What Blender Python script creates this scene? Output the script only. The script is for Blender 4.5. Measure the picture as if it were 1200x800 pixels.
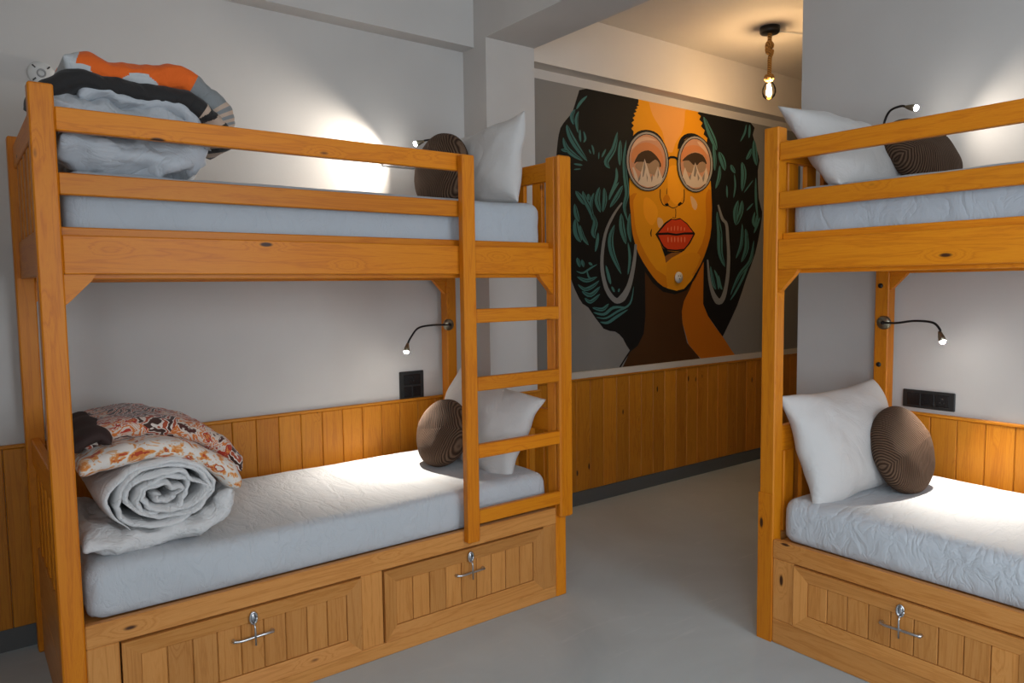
import bpy, bmesh, math, random
from mathutils import Vector, Matrix, noise
import numpy as np
R = math.radians
random.seed(7)
for o in list(bpy.data.objects): bpy.data.objects.remove(o, do_unlink=True)
scene = bpy.context.scene
COL = scene.collection

# ---------------------------------------------------------------- camera
EYE = 1.35
yaw, pitch, roll, fpx = R(37.366), R(4.3233), R(-0.7206), 862.1
fw = Vector((math.sin(yaw)*math.cos(pitch), math.cos(yaw)*math.cos(pitch), -math.sin(pitch)))
rt0 = Vector((math.cos(yaw), -math.sin(yaw), 0)); up0 = rt0.cross(fw)
rt = rt0*math.cos(roll) + up0*math.sin(roll); up = up0*math.cos(roll) - rt0*math.sin(roll)
cd = bpy.data.cameras.new('camera'); cd.sensor_width = 36; cd.lens = fpx/1200*36; cd.clip_start = .05
cam = bpy.data.objects.new('camera', cd); COL.objects.link(cam)
cam.matrix_world = Matrix(((rt.x, up.x, -fw.x, 0), (rt.y, up.y, -fw.y, 0), (rt.z, up.z, -fw.z, EYE), (0, 0, 0, 1)))
scene.camera = cam

# ---------------------------------------------------------------- world, daylight, exposure
w = bpy.data.worlds.new('world'); scene.world = w; w.use_nodes = True
w.node_tree.nodes['Background'].inputs[0].default_value = (.62, .78, 1, 1)
w.node_tree.nodes['Background'].inputs[1].default_value = 1.0
scene.view_settings.view_transform = 'Standard'; scene.view_settings.look = 'None'
scene.view_settings.gamma = 1; scene.view_settings.use_curve_mapping = False
scene.view_settings.exposure = 0.42

def area(name, loc, target, sx, sy, power, col):
    l = bpy.data.lights.new(name, 'AREA'); l.shape = 'RECTANGLE'; l.size = sx; l.size_y = sy; l.energy = power; l.color = col
    o = bpy.data.objects.new(name, l); COL.objects.link(o); o.location = loc
    o.rotation_euler = (Vector(target)-Vector(loc)).to_track_quat('-Z', 'Y').to_euler(); return o
# daylight coming in through the windows beside and behind the camera
area('daylight_window_left', (-.57, -.95, 1.5), (2, -.75, 1.0), 1.6, 1.55, 44, (.80, .90, 1))
area('daylight_window_rear', (1.6, -1.96, 1.5), (1.5, 2, .8), 1.3, 1.55, 36, (.84, .92, 1))

# ---------------------------------------------------------------- materials
def new_mat(name):
    m = bpy.data.materials.new(name); m.use_nodes = True
    nt = m.node_tree; b = nt.nodes['Principled BSDF']; return m, nt, b
def N(nt, typ, **kw):
    n = nt.nodes.new(typ)
    for k, v in kw.items():
        if k.startswith('i_'):
            key = k[2:]; key = int(key) if key.isdigit() else key
            n.inputs[key].default_value = v
        else: setattr(n, k, v)
    return n
def ramp(nt, stops, interp='LINEAR'):
    r = nt.nodes.new('ShaderNodeValToRGB'); cr = r.color_ramp; cr.interpolation = interp
    while len(cr.elements) < len(stops): cr.elements.new(.5)
    for e, (p, c) in zip(cr.elements, stops): e.position = p; e.color = (*c, 1)
    return r
def plain(name, col, rough=.5, metal=0, **kw):
    m, nt, b = new_mat(name); b.inputs['Base Color'].default_value = (*col, 1); b.inputs['Roughness'].default_value = rough; b.inputs['Metallic'].default_value = metal
    for k, v in kw.items(): b.inputs[k].default_value = v
    return m
def emit(name, col, s):
    m, nt, b = new_mat(name); b.inputs['Base Color'].default_value = (*col, 1); b.inputs['Emission Color'].default_value = (*col, 1); b.inputs['Emission Strength'].default_value = s; return m

def wood(name, dark, mid, light, knot=(.05, .016, .004), rough=.45, var=.14):
    m, nt, b = new_mat(name); L = nt.links.new
    tc = N(nt, 'ShaderNodeTexCoord'); oi = N(nt, 'ShaderNodeObjectInfo')
    mul = N(nt, 'ShaderNodeVectorMath', operation='MULTIPLY'); mul.inputs[1].default_value = (37, 19, 53)
    cmb = N(nt, 'ShaderNodeCombineXYZ')
    for k in range(3): L(oi.outputs['Random'], cmb.inputs[k])
    L(cmb.outputs[0], mul.inputs[0])
    add = N(nt, 'ShaderNodeVectorMath', operation='ADD'); L(tc.outputs['Object'], add.inputs[0]); L(mul.outputs[0], add.inputs[1])
    # knots: sparse cells along the board, the grain swirls round them
    mk = N(nt, 'ShaderNodeMapping'); mk.inputs['Scale'].default_value = (4.5, 13, 13); L(add.outputs[0], mk.inputs[0])
    vo = N(nt, 'ShaderNodeTexVoronoi', i_Scale=1.0); L(mk.outputs[0], vo.inputs['Vector'])
    sep = N(nt, 'ShaderNodeSeparateColor'); L(vo.outputs['Color'], sep.inputs[0])
    pick = N(nt, 'ShaderNodeMath', operation='LESS_THAN'); pick.inputs[1].default_value = .45; L(sep.outputs[0], pick.inputs[0])
    kd = N(nt, 'ShaderNodeMapRange', interpolation_type='SMOOTHSTEP'); kd.inputs['From Min'].default_value = .06; kd.inputs['From Max'].default_value = .12; kd.inputs['To Min'].default_value = 1; kd.inputs['To Max'].default_value = 0
    L(vo.outputs['Distance'], kd.inputs[0])
    kn = N(nt, 'ShaderNodeMath', operation='MULTIPLY'); L(kd.outputs[0], kn.inputs[0]); L(pick.outputs[0], kn.inputs[1])
    halo = N(nt, 'ShaderNodeMapRange', interpolation_type='SMOOTHSTEP'); halo.inputs['From Min'].default_value = .05; halo.inputs['From Max'].default_value = .42; halo.inputs['To Min'].default_value = 1; halo.inputs['To Max'].default_value = 0
    L(vo.outputs['Distance'], halo.inputs[0])
    hk = N(nt, 'ShaderNodeMath', operation='MULTIPLY'); L(halo.outputs[0], hk.inputs[0]); L(pick.outputs[0], hk.inputs[1])
    # grain
    mp = N(nt, 'ShaderNodeMapping'); mp.inputs['Scale'].default_value = (.9, 15, 15); L(add.outputs[0], mp.inputs[0])
    ns = N(nt, 'ShaderNodeTexNoise', i_Scale=1.5, i_Detail=5.0, i_Roughness=.62, i_Distortion=.5); L(mp.outputs[0], ns.inputs['Vector'])
    a2 = N(nt, 'ShaderNodeMath', operation='MULTIPLY_ADD'); a2.inputs[1].default_value = .45; L(hk.outputs[0], a2.inputs[0]); L(ns.outputs[0], a2.inputs[2])
    sn = N(nt, 'ShaderNodeMath', operation='MULTIPLY'); sn.inputs[1].default_value = 5.5; L(a2.outputs[0], sn.inputs[0])
    fr = N(nt, 'ShaderNodeMath', operation='PINGPONG'); fr.inputs[1].default_value = .5; L(sn.outputs[0], fr.inputs[0])
    rp = ramp(nt, [(0, dark), (.28, mid), (.75, light), (1, mid)]); 
    f2 = N(nt, 'ShaderNodeMath', operation='MULTIPLY'); f2.inputs[1].default_value = 2.0; L(fr.outputs[0], f2.inputs[0]); L(f2.outputs[0], rp.inputs[0])
    nl = N(nt, 'ShaderNodeTexNoise', i_Scale=.35, i_Detail=2.0); L(mp.outputs[0], nl.inputs['Vector'])
    mx = N(nt, 'ShaderNodeMix', data_type='RGBA'); mx.inputs['Factor'].default_value = .45; L(rp.outputs[0], mx.inputs['A'])
    rl = ramp(nt, [(.3, mid), (.7, light)]); L(nl.outputs[0], rl.inputs[0]); L(rl.outputs[0], mx.inputs['B'])
    kx = N(nt, 'ShaderNodeMix', data_type='RGBA'); L(kn.outputs[0], kx.inputs['Factor']); L(mx.outputs['Result'], kx.inputs['A']); kx.inputs['B'].default_value = (*knot, 1)
    hs = N(nt, 'ShaderNodeHueSaturation'); L(kx.outputs['Result'], hs.inputs['Color'])
    vr = N(nt, 'ShaderNodeMapRange'); vr.inputs['To Min'].default_value = 1-var; vr.inputs['To Max'].default_value = 1+var; L(oi.outputs['Random'], vr.inputs[0]); L(vr.outputs[0], hs.inputs['Value'])
    L(hs.outputs[0], b.inputs['Base Color']); b.inputs['Roughness'].default_value = rough
    b.inputs['Specular IOR Level'].default_value = .3; b.inputs['Coat Weight'].default_value = .04; b.inputs['Coat Roughness'].default_value = .25
    bp = N(nt, 'ShaderNodeBump', i_Strength=.12, i_Distance=.002); L(ns.outputs[0], bp.inputs['Height']); L(bp.outputs[0], b.inputs['Normal'])
    return m

def paint(name, col, amt=.06, bump=.05, scale=6, rough=.75):
    m, nt, b = new_mat(name); L = nt.links.new
    tc = N(nt, 'ShaderNodeTexCoord'); n1 = N(nt, 'ShaderNodeTexNoise', i_Scale=scale*.25, i_Detail=5.0); L(tc.outputs['Object'], n1.inputs['Vector'])
    lo = tuple(c*(1-amt) for c in col); hi = tuple(min(1, c*(1+amt)) for c in col)
    r = ramp(nt, [(.3, lo), (.7, hi)]); L(n1.outputs[0], r.inputs[0]); L(r.outputs[0], b.inputs['Base Color'])
    n2 = N(nt, 'ShaderNodeTexNoise', i_Scale=scale*15, i_Detail=3.0); L(tc.outputs['Object'], n2.inputs['Vector'])
    bp = N(nt, 'ShaderNodeBump', i_Strength=bump, i_Distance=.004); L(n2.outputs[0], bp.inputs['Height']); L(bp.outputs[0], b.inputs['Normal'])
    b.inputs['Roughness'].default_value = rough; return m

def fabric(name, col, wr=.5, wscale=5.0, weave=.12, stretch=(1, 1, 1), rough=.85, dist=1.0):
    m, nt, b = new_mat(name); L = nt.links.new
    tc = N(nt, 'ShaderNodeTexCoord'); mp = N(nt, 'ShaderNodeMapping'); mp.inputs['Scale'].default_value = stretch; mp.inputs['Rotation'].default_value = (.2, .5, .5); L(tc.outputs['Object'], mp.inputs[0])
    n1 = N(nt, 'ShaderNodeTexNoise', i_Scale=wscale, i_Detail=4.0, i_Roughness=.55, i_Distortion=dist); L(mp.outputs[0], n1.inputs['Vector'])
    rd = N(nt, 'ShaderNodeMath', operation='SUBTRACT'); rd.inputs[1].default_value = .5; L(n1.outputs[0], rd.inputs[0])
    ab = N(nt, 'ShaderNodeMath', operation='ABSOLUTE'); L(rd.outputs[0], ab.inputs[0])
    pw = N(nt, 'ShaderNodeMath', operation='POWER'); pw.inputs[1].default_value = .6; L(ab.outputs[0], pw.inputs[0])
    bp = N(nt, 'ShaderNodeBump', i_Strength=wr, i_Distance=.012); L(pw.outputs[0], bp.inputs['Height'])
    n2 = N(nt, 'ShaderNodeTexNoise', i_Scale=260.0, i_Detail=2.0); L(tc.outputs['Object'], n2.inputs['Vector'])
    b2 = N(nt, 'ShaderNodeBump', i_Strength=weave, i_Distance=.001); L(n2.outputs[0], b2.inputs['Height']); L(bp.outputs[0], b2.inputs['Normal']); L(b2.outputs[0], b.inputs['Normal'])
    b.inputs['Base Color'].default_value = (*col, 1); b.inputs['Roughness'].default_value = rough; b.inputs['Sheen Weight'].default_value = .1
    return m

M = {}
M['wood'] = wood('varnished_pine', (.46, .115, .002), (.59, .172, .003), (.66, .225, .006))
M['wood_wall'] = wood('pine_panelling', (.38, .115, .006), (.49, .165, .010), (.57, .225, .016), var=.14)
M['wood_base'] = wood('pale_pine', (.40, .145, .026), (.51, .205, .045), (.58, .26, .07), var=.13, rough=.42)
M['wall'] = paint('grey_wall_paint', (.52, .50, .475))
M['column'] = paint('column_wall_paint', (.52, .50, .475), scale=7)
M['ceiling'] = paint('ceiling_paint', (.62, .58, .53))
M['skirting'] = plain('grey_skirting', (.10, .105, .105), .5)
M['cream'] = paint('cream_plaster', (.56, .52, .46))
M['mattress'] = fabric('white_sheet', (.475, .50, .525), .55, 8.0, stretch=(2.2, .8, 1.4), dist=.5)
M['sheet_shaded'] = fabric('shade_toned_sheet', (.40, .435, .47), .5, 5.0, stretch=(2.2, .8, 1.4), dist=.5)  # shade behind the guard rails is put into this darker sheet colour
M['pillow'] = fabric('pillow_cotton', (.54, .52, .50), .45, 5.0)
M['duvet'] = fabric('duvet_cotton', (.64, .63, .62), .9, 11.0)
M['comforter'] = fabric('grey_comforter_cotton', (.45, .48, .51), .8, 7.0)
M['black_metal'] = plain('black_metal', (.012, .012, .013), .4, .3)
M['steel'] = plain('brushed_steel', (.55, .56, .58), .28, 1)
M['brass'] = plain('antique_nickel', (.30, .27, .2), .35, 1)
M['switch'] = plain('black_switch_plastic', (.018, .019, .019), .35)
M['switch_key'] = plain('black_switch_key', (.010, .010, .011), .25)
M['grey_and_glare'] = plain('grey_and_glare_plastic', (.30, .30, .30), .4)  # grey vent hub, and the upper plate with lamp glare put in its colour
M['white_plastic'] = plain('white_plastic', (.62, .62, .6), .4)
M['slot'] = plain('dark_slot', (.03, .03, .03), .7)
M['led'] = emit('led_lens', (1, .96, .9), 150)
M['filament'] = emit('glowing_filament', (1, .72, .35), 110)

def floor_mat():
    m, nt, b = new_mat('polished_concrete'); L = nt.links.new
    tc = N(nt, 'ShaderNodeTexCoord')
    n1 = N(nt, 'ShaderNodeTexNoise', i_Scale=1.3, i_Detail=8.0, i_Roughness=.6, i_Distortion=.8); L(tc.outputs['Object'], n1.inputs['Vector'])
    mp = N(nt, 'ShaderNodeMapping'); mp.inputs['Rotation'].default_value = (0, 0, .5); mp.inputs['Scale'].default_value = (1, 7, 1); L(tc.outputs['Object'], mp.inputs[0])
    n2 = N(nt, 'ShaderNodeTexNoise', i_Scale=2.4, i_Detail=6.0, i_Distortion=1.5); L(mp.outputs[0], n2.inputs['Vector'])
    r = ramp(nt, [(.25, (.37, .425, .445)), (.75, (.50, .565, .585))]); L(n1.outputs[0], r.inputs[0])
    r2 = ramp(nt, [(.62, (0, 0, 0)), (.72, (1, 1, 1))]); L(n2.outputs[0], r2.inputs[0])
    f = N(nt, 'ShaderNodeMath', operation='MULTIPLY'); f.inputs[1].default_value = .22; L(r2.outputs[0], f.inputs[0])
    mx = N(nt, 'ShaderNodeMix', data_type='RGBA'); L(f.outputs[0], mx.inputs['Factor']); L(r.outputs[0], mx.inputs['A']); mx.inputs['B'].default_value = (.66, .69, .70, 1)
    L(mx.outputs['Result'], b.inputs['Base Color'])
    rr = N(nt, 'ShaderNodeMapRange'); rr.inputs['To Min'].default_value = .34; rr.inputs['To Max'].default_value = .55; L(n1.outputs[0], rr.inputs[0]); L(rr.outputs[0], b.inputs['Roughness'])
    bp = N(nt, 'ShaderNodeBump', i_Strength=.05, i_Distance=.01); L(n2.outputs[0], bp.inputs['Height']); L(bp.outputs[0], b.inputs['Normal'])
    return m
M['floor'] = floor_mat()

def knit_mat():
    m, nt, b = new_mat('brown_ribbed_knit'); L = nt.links.new
    tc = N(nt, 'ShaderNodeTexCoord'); sp = N(nt, 'ShaderNodeSeparateXYZ'); L(tc.outputs['Object'], sp.inputs[0])
    # ribs run from top to bottom and bend like a chevron in the middle
    ab = N(nt, 'ShaderNodeMath', operation='ABSOLUTE'); L(sp.outputs[1], ab.inputs[0])
    ad = N(nt, 'ShaderNodeMath', operation='MULTIPLY_ADD'); ad.inputs[1].default_value = .55; L(ab.outputs[0], ad.inputs[0]); L(sp.outputs[0], ad.inputs[2])
    nz = N(nt, 'ShaderNodeTexNoise', i_Scale=9.0, i_Detail=2.0); L(tc.outputs['Object'], nz.inputs['Vector'])
    a2 = N(nt, 'ShaderNodeMath', operation='MULTIPLY_ADD'); a2.inputs[1].default_value = .035; L(nz.outputs[0], a2.inputs[0]); L(ad.outputs[0], a2.inputs[2])
    sc = N(nt, 'ShaderNodeMath', operation='MULTIPLY'); sc.inputs[1].default_value = 620; L(a2.outputs[0], sc.inputs[0])
    sn = N(nt, 'ShaderNodeMath', operation='SINE'); L(sc.outputs[0], sn.inputs[0])
    h = N(nt, 'ShaderNodeMapRange'); h.inputs['From Min'].default_value = -1; L(sn.outputs[0], h.inputs[0])
    r = ramp(nt, [(0, (.030, .015, .008)), (.5, (.085, .046, .026)), (1, (.14, .084, .052))]); L(h.outputs[0], r.inputs[0]); L(r.outputs[0], b.inputs['Base Color'])
    bp = N(nt, 'ShaderNodeBump', i_Strength=.7, i_Distance=.006); L(h.outputs[0], bp.inputs['Height']); L(bp.outputs[0], b.inputs['Normal'])
    b.inputs['Roughness'].default_value = .85; b.inputs['Specular IOR Level'].default_value = .2
    return m
M['knit'] = knit_mat()

def print_mat(name, stops, scale, dist, wave=0):
    m, nt, b = new_mat(name); L = nt.links.new
    tc = N(nt, 'ShaderNodeTexCoord'); mp = N(nt, 'ShaderNodeMapping'); mp.inputs['Rotation'].default_value = (.3, .2, .7); mp.inputs['Scale'].default_value = (1, 1.6, 1); L(tc.outputs['Object'], mp.inputs[0])
    n1 = N(nt, 'ShaderNodeTexNoise', i_Scale=scale, i_Detail=3.5, i_Roughness=.62, i_Distortion=dist); L(mp.outputs[0], n1.inputs['Vector'])
    r = ramp(nt, stops, 'CONSTANT'); L(n1.outputs[0], r.inputs[0]); src = r.outputs[0]
    if wave:
        wv = N(nt, 'ShaderNodeTexWave', i_Scale=wave, i_Distortion=9.0, i_Detail=2.0); wv.inputs['Detail Scale'].default_value = 1.6; L(mp.outputs[0], wv.inputs['Vector'])
        lo = N(nt, 'ShaderNodeTexNoise', i_Scale=3.2, i_Detail=1.0); L(tc.outputs['Object'], lo.inputs['Vector'])
        sel = N(nt, 'ShaderNodeMath', operation='GREATER_THAN'); sel.inputs[1].default_value = .55; L(lo.outputs[0], sel.inputs[0])
        r2 = ramp(nt, [(0, (.05, .016, .010)), (.36, (.66, .57, .50)), (.82, (.36, .06, .02))], 'CONSTANT'); L(wv.outputs[0], r2.inputs[0])
        mx = N(nt, 'ShaderNodeMix', data_type='RGBA'); L(sel.outputs[0], mx.inputs['Factor']); L(src, mx.inputs['A']); L(r2.outputs[0], mx.inputs['B']); src = mx.outputs['Result']
    L(src, b.inputs['Base Color']); b.inputs['Roughness'].default_value = .9; b.inputs['Sheen Weight'].default_value = .2
    n2 = N(nt, 'ShaderNodeTexNoise', i_Scale=40.0, i_Detail=3.0); L(tc.outputs['Object'], n2.inputs['Vector'])
    bp = N(nt, 'ShaderNodeBump', i_Strength=.3, i_Distance=.004); L(n2.outputs[0], bp.inputs['Height']); L(bp.outputs[0], b.inputs['Normal'])
    return m
M['print'] = print_mat('flower_print_fleece', [(0, (.07, .015, .010)), (.38, (.60, .50, .42)), (.45, (.58, .16, .03)), (.49, (.62, .52, .44)), (.53, (.40, .03, .010)), (.59, (.60, .20, .05)), (.63, (.10, .02, .012)), (.68, (.60, .50, .42))], 13, .8, 11)
M['print_light'] = print_mat('pale_flower_print_fleece', [(0, (.42, .05, .015)), (.36, (.64, .23, .05)), (.42, (.70, .40, .20)), (.45, (.70, .64, .58)), (.54, (.66, .40, .22)), (.565, (.62, .20, .04)), (.60, (.40, .05, .02)), (.65, (.66, .58, .50))], 13, .8)
M['fleece_dark'] = plain('dark_brown_fleece_trim', (.035, .018, .015), .9)
M['fl_orange'] = fabric('orange_fleece', (.72, .115, .004), .4, 9)
M['fl_black'] = fabric('black_fleece', (.014, .013, .013), .5, 8)
M['fl_grey'] = fabric('grey_fleece', (.20, .215, .22), .4, 9)
M['fl_pale'] = fabric('pale_grey_fleece', (.46, .48, .49), .4, 9)
M['fl_beige'] = fabric('beige_fleece', (.45, .34, .26), .4, 9)

def glass_mat(name, tint=(1, 1, 1), fres=1.45):
    m, nt, b = new_mat(name); L = nt.links.new; nt.nodes.remove(b)
    tr = N(nt, 'ShaderNodeBsdfTransparent'); tr.inputs[0].default_value = (*tint, 1)
    gl = N(nt, 'ShaderNodeBsdfGlossy', i_Roughness=.02); fr = N(nt, 'ShaderNodeFresnel', i_IOR=fres); mx = N(nt, 'ShaderNodeMixShader')
    L(fr.outputs[0], mx.inputs[0]); L(tr.outputs[0], mx.inputs[1]); L(gl.outputs[0], mx.inputs[2]); L(mx.outputs[0], nt.nodes['Material Output'].inputs[0]); return m
M['glass'] = glass_mat('clear_glass')
M['bulb_glass'] = glass_mat('bulb_glass', (1, .95, .86), 1.3)
def rope_mat():
    m, nt, b = new_mat('jute_rope'); L = nt.links.new
    tc = N(nt, 'ShaderNodeTexCoord'); mp = N(nt, 'ShaderNodeMapping'); mp.inputs['Rotation'].default_value = (0, R(50), 0); L(tc.outputs['Object'], mp.inputs[0])
    wv = N(nt, 'ShaderNodeTexWave', i_Scale=30.0, i_Distortion=1.0); L(mp.outputs[0], wv.inputs['Vector'])
    r = ramp(nt, [(0, (.22, .10, .02)), (1, (.58, .30, .07))]); L(wv.outputs[0], r.inputs[0]); L(r.outputs[0], b.inputs['Base Color']); b.inputs['Roughness'].default_value = .9
    bp = N(nt, 'ShaderNodeBump', i_Strength=.8, i_Distance=.006); L(wv.outputs[0], bp.inputs['Height']); L(bp.outputs[0], b.inputs['Normal']); return m
M['rope'] = rope_mat()
MC = dict(black=(.009, .0085, .008), umber=(.060, .024, .007), umber2=(.045, .026, .014), umber3=(.22, .085, .02), orange=(.64, .265, .009), orange2=(.60, .24, .009), dorange=(.44, .13, .006), dorange2=(.52, .175, .006),
          peach=(.66, .30, .075), yellow=(.74, .31, .014), pale=(.60, .38, .20), pale2=(.56, .36, .24), pale3=(.52, .43, .34), taupe=(.28, .19, .12), slate=(.20, .17, .145), lens=(.46, .235, .14), lid=(.50, .195, .075),
          silver=(.28, .265, .24), silver2=(.20, .205, .20), red=(.50, .045, .010), pink=(.66, .21, .085), teal=(.058, .165, .150))
for k, v in MC.items(): M['mural_'+k] = paint('mural_'+k, v, .05, .03, 8, .7); M['mural_'+k].node_tree.nodes['Principled BSDF'].inputs['Specular IOR Level'].default_value = .12
M['mural_bg'] = paint('mural_grey', (.20, .195, .185), .05, .04, 6, .7)

# ---------------------------------------------------------------- helpers
def tag(o, label, cat, group=None, kind=None):
    o['label'] = label; o['category'] = cat
    if group: o['group'] = group
    if kind: o['kind'] = kind
    return o
def thing(name, label, cat, loc=(0, 0, 0), rotz=0, group=None, kind=None):
    o = bpy.data.objects.new(name, None); COL.objects.link(o); o.location = loc; o.rotation_euler = (0, 0, rotz); o.empty_display_size = .1
    return tag(o, label, cat, group, kind)
def link(name, me, mat, parent=None, mw=None):
    """mw: matrix in the space of the top-level thing; a sub-part takes its part's own placement out again"""
    o = bpy.data.objects.new(name, me); COL.objects.link(o)
    if mat is not None and len(me.materials) == 0: me.materials.append(mat)
    if parent is not None:
        o.parent = parent
        if parent.parent is not None: o.matrix_parent_inverse = (parent.matrix_parent_inverse @ parent.matrix_basis).inverted()
    if mw is not None: o.matrix_basis = mw
    return o
def mesh(verts, faces, smooth=False, name='mesh'):
    me = bpy.data.meshes.new(name); me.from_pydata([tuple(v) for v in verts], [], [tuple(f) for f in faces]); me.update()
    if smooth:
        for p in me.polygons: p.use_smooth = True
    return me
def bm_mesh(bm, smooth=False, name='mesh'):
    bmesh.ops.recalc_face_normals(bm, faces=bm.faces)
    me = bpy.data.meshes.new(name); bm.to_mesh(me); bm.free()
    if smooth:
        for p in me.polygons: p.use_smooth = True
    return me
BOXES = {}
def box_mesh(dx, dy, dz, bevel, key):
    k = (round(dx, 4), round(dy, 4), round(dz, 4), round(bevel, 4), key)
    if k not in BOXES:
        bm = bmesh.new(); bmesh.ops.create_cube(bm, size=1); bmesh.ops.scale(bm, vec=(dx, dy, dz), verts=bm.verts)
        if bevel: bmesh.ops.bevel(bm, geom=bm.edges[:], offset=min(bevel, .45*min(dx, dy, dz)), segments=1, affect='EDGES')
        BOXES[k] = bm_mesh(bm)
    return BOXES[k]
def board(name, parent, x0, x1, y0, y1, z0, z1, mat='wood', bevel=.003):
    """a board whose grain (local X) runs along its longest side"""
    d = (x1-x0, y1-y0, z1-z0); c = Vector(((x0+x1)/2, (y0+y1)/2, (z0+z1)/2)); a = d.index(max(d))
    if a == 0: me = box_mesh(d[0], d[1], d[2], bevel, mat); r = Matrix()
    elif a == 1: me = box_mesh(d[1], d[0], d[2], bevel, mat); r = Matrix.Rotation(R(90), 4, 'Z')
    else: me = box_mesh(d[2], d[1], d[0], bevel, mat); r = Matrix.Rotation(R(-90), 4, 'Y')
    return link(name, me, M[mat], parent, Matrix.Translation(c) @ r)
def add_box(bm, x0, x1, y0, y1, z0, z1):
    v = [bm.verts.new(p) for p in ((x0, y0, z0), (x1, y0, z0), (x1, y1, z0), (x0, y1, z0), (x0, y0, z1), (x1, y0, z1), (x1, y1, z1), (x0, y1, z1))]
    for f in ((3, 2, 1, 0), (4, 5, 6, 7), (0, 1, 5, 4), (1, 2, 6, 5), (2, 3, 7, 6), (3, 0, 4, 7)): bm.faces.new([v[i] for i in f])
def boxes(name, rects, mat, parent=None):
    bm = bmesh.new()
    for r in rects: add_box(bm, *r)
    return link(name, bm_mesh(bm), M[mat], parent)
def tube_mesh(pts, rad, seg=10, caps=True, smooth=True):
    pts = [Vector(p) for p in pts]; n = len(pts); rs = rad if isinstance(rad, (list, tuple)) else [rad]*n
    V = []; F = []; prev = None
    for i, p in enumerate(pts):
        t = (pts[min(i+1, n-1)]-pts[max(i-1, 0)]).normalized()
        if prev is None: a = t.orthogonal().normalized()
        else: a = (prev - t*prev.dot(t)).normalized()
        prev = a; b_ = t.cross(a)
        for k in range(seg):
            q = 2*math.pi*k/seg; V.append(p + (a*math.cos(q)+b_*math.sin(q))*rs[i])
    for i in range(n-1):
        for k in range(seg): F.append((i*seg+k, i*seg+(k+1) % seg, (i+1)*seg+(k+1) % seg, (i+1)*seg+k))
    if caps: F.append(tuple(range(seg))[::-1]); F.append(tuple((n-1)*seg+k for k in range(seg)))
    return mesh(V, F, smooth)
def lathe_mesh(prof, seg=20, smooth=True):
    """prof: list of (radius, z); closed with end fans where radius is 0"""
    V = []; F = []
    for r, z in prof:
        for k in range(seg): V.append((r*math.cos(2*math.pi*k/seg), r*math.sin(2*math.pi*k/seg), z))
    for i in range(len(prof)-1):
        for k in range(seg): F.append((i*seg+k, i*seg+(k+1) % seg, (i+1)*seg+(k+1) % seg, (i+1)*seg+k))
    bm = bmesh.new(); vs = [bm.verts.new(v) for v in V]
    for f in F: bm.faces.new([vs[i] for i in f])
    bmesh.ops.remove_doubles(bm, verts=bm.verts, dist=1e-6)
    bmesh.ops.holes_fill(bm, edges=[e for e in bm.edges if e.is_boundary])
    return bm_mesh(bm, smooth)
def spline(pts, n=8):
    pts = [Vector(p) for p in pts]; out = []; L = len(pts)
    for i in range(L-1):
        p0, p1, p2, p3 = pts[max(i-1, 0)], pts[i], pts[i+1], pts[min(i+2, L-1)]
        for k in range(n):
            t = k/n; out.append(.5*((2*p1)+(p2-p0)*t+(2*p0-5*p1+4*p2-p3)*t*t+(3*p1-p0-3*p2+p3)*t**3))
    out.append(pts[-1]); return out
def frame(c, xdir, zdir):
    """placement with local X along xdir and local Z (the face normal) near zdir"""
    x = Vector(xdir).normalized(); z = Vector(zdir); z = (z-x*z.dot(x)).normalized(); y = z.cross(x)
    return Matrix(((x.x, y.x, z.x, c[0]), (x.y, y.y, z.y, c[1]), (x.z, y.z, z.z, c[2]), (0, 0, 0, 1)))
def fbm(p, s, seed=0): return noise.fractal(Vector(p)*s+Vector((seed*7.3, seed*3.1, seed*5.7)), 1.0, 2.0, 3)

# ================================================================ THE ROOM
XL, YF, XR, YB, ZC, XE = -.6, -2.0, 3.33, 3.30, 2.88, 6.2
def st(o, label, cat): return tag(o, label, cat, kind='structure')
st(boxes('floor', [(XL-.15, XE+.1, YF-.15, YB+.15, -.1, 0)], 'floor'), 'grey polished concrete floor between the bunk beds', 'floor')
st(boxes('ceiling', [(XL-.15, XE+.1, YF-.15, YB+.15, ZC, ZC+.1)], 'ceiling'), 'pale plain ceiling above the room and passage', 'ceiling')
st(boxes('wall_back', [(XL-.15, XE+.1, YB, YB+.15, 0, ZC)], 'wall'), 'long grey painted wall behind the left bunk and the mural', 'wall')
st(boxes('wall_right', [(XR, XR+.15, YF-.15, 2.03, 0, ZC)], 'wall'), 'grey painted wall behind the right bunk bed', 'wall')
st(boxes('wall_passage', [(XR+.15, XE, 1.88, 2.03, 0, ZC)], 'wall'), 'grey wall of the passage opposite the mural', 'wall')
st(boxes('wall_end', [(XE, XE+.1, 1.88, YB, 0, ZC)], 'wall'), 'grey wall closing the end of the passage', 'wall')
wy0, wy1, wz0, wz1 = -1.8, -.1, .65, 2.35
st(boxes('wall_left', [(XL-.15, XL, YF-.15, wy0, 0, ZC), (XL-.15, XL, wy1, YB, 0, ZC), (XL-.15, XL, wy0, wy1, 0, wz0), (XL-.15, XL, wy0, wy1, wz1, ZC)], 'wall'), 'grey painted left wall with a window opening', 'wall')
wx0, wx1 = .9, 2.3
st(boxes('wall_front', [(XL, wx0, YF-.15, YF, 0, ZC), (wx1, XR, YF-.15, YF, 0, ZC), (wx0, wx1, YF-.15, YF, 0, wz0), (wx0, wx1, YF-.15, YF, wz1, ZC)], 'wall'), 'grey painted wall behind the camera with a window opening', 'wall')
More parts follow.
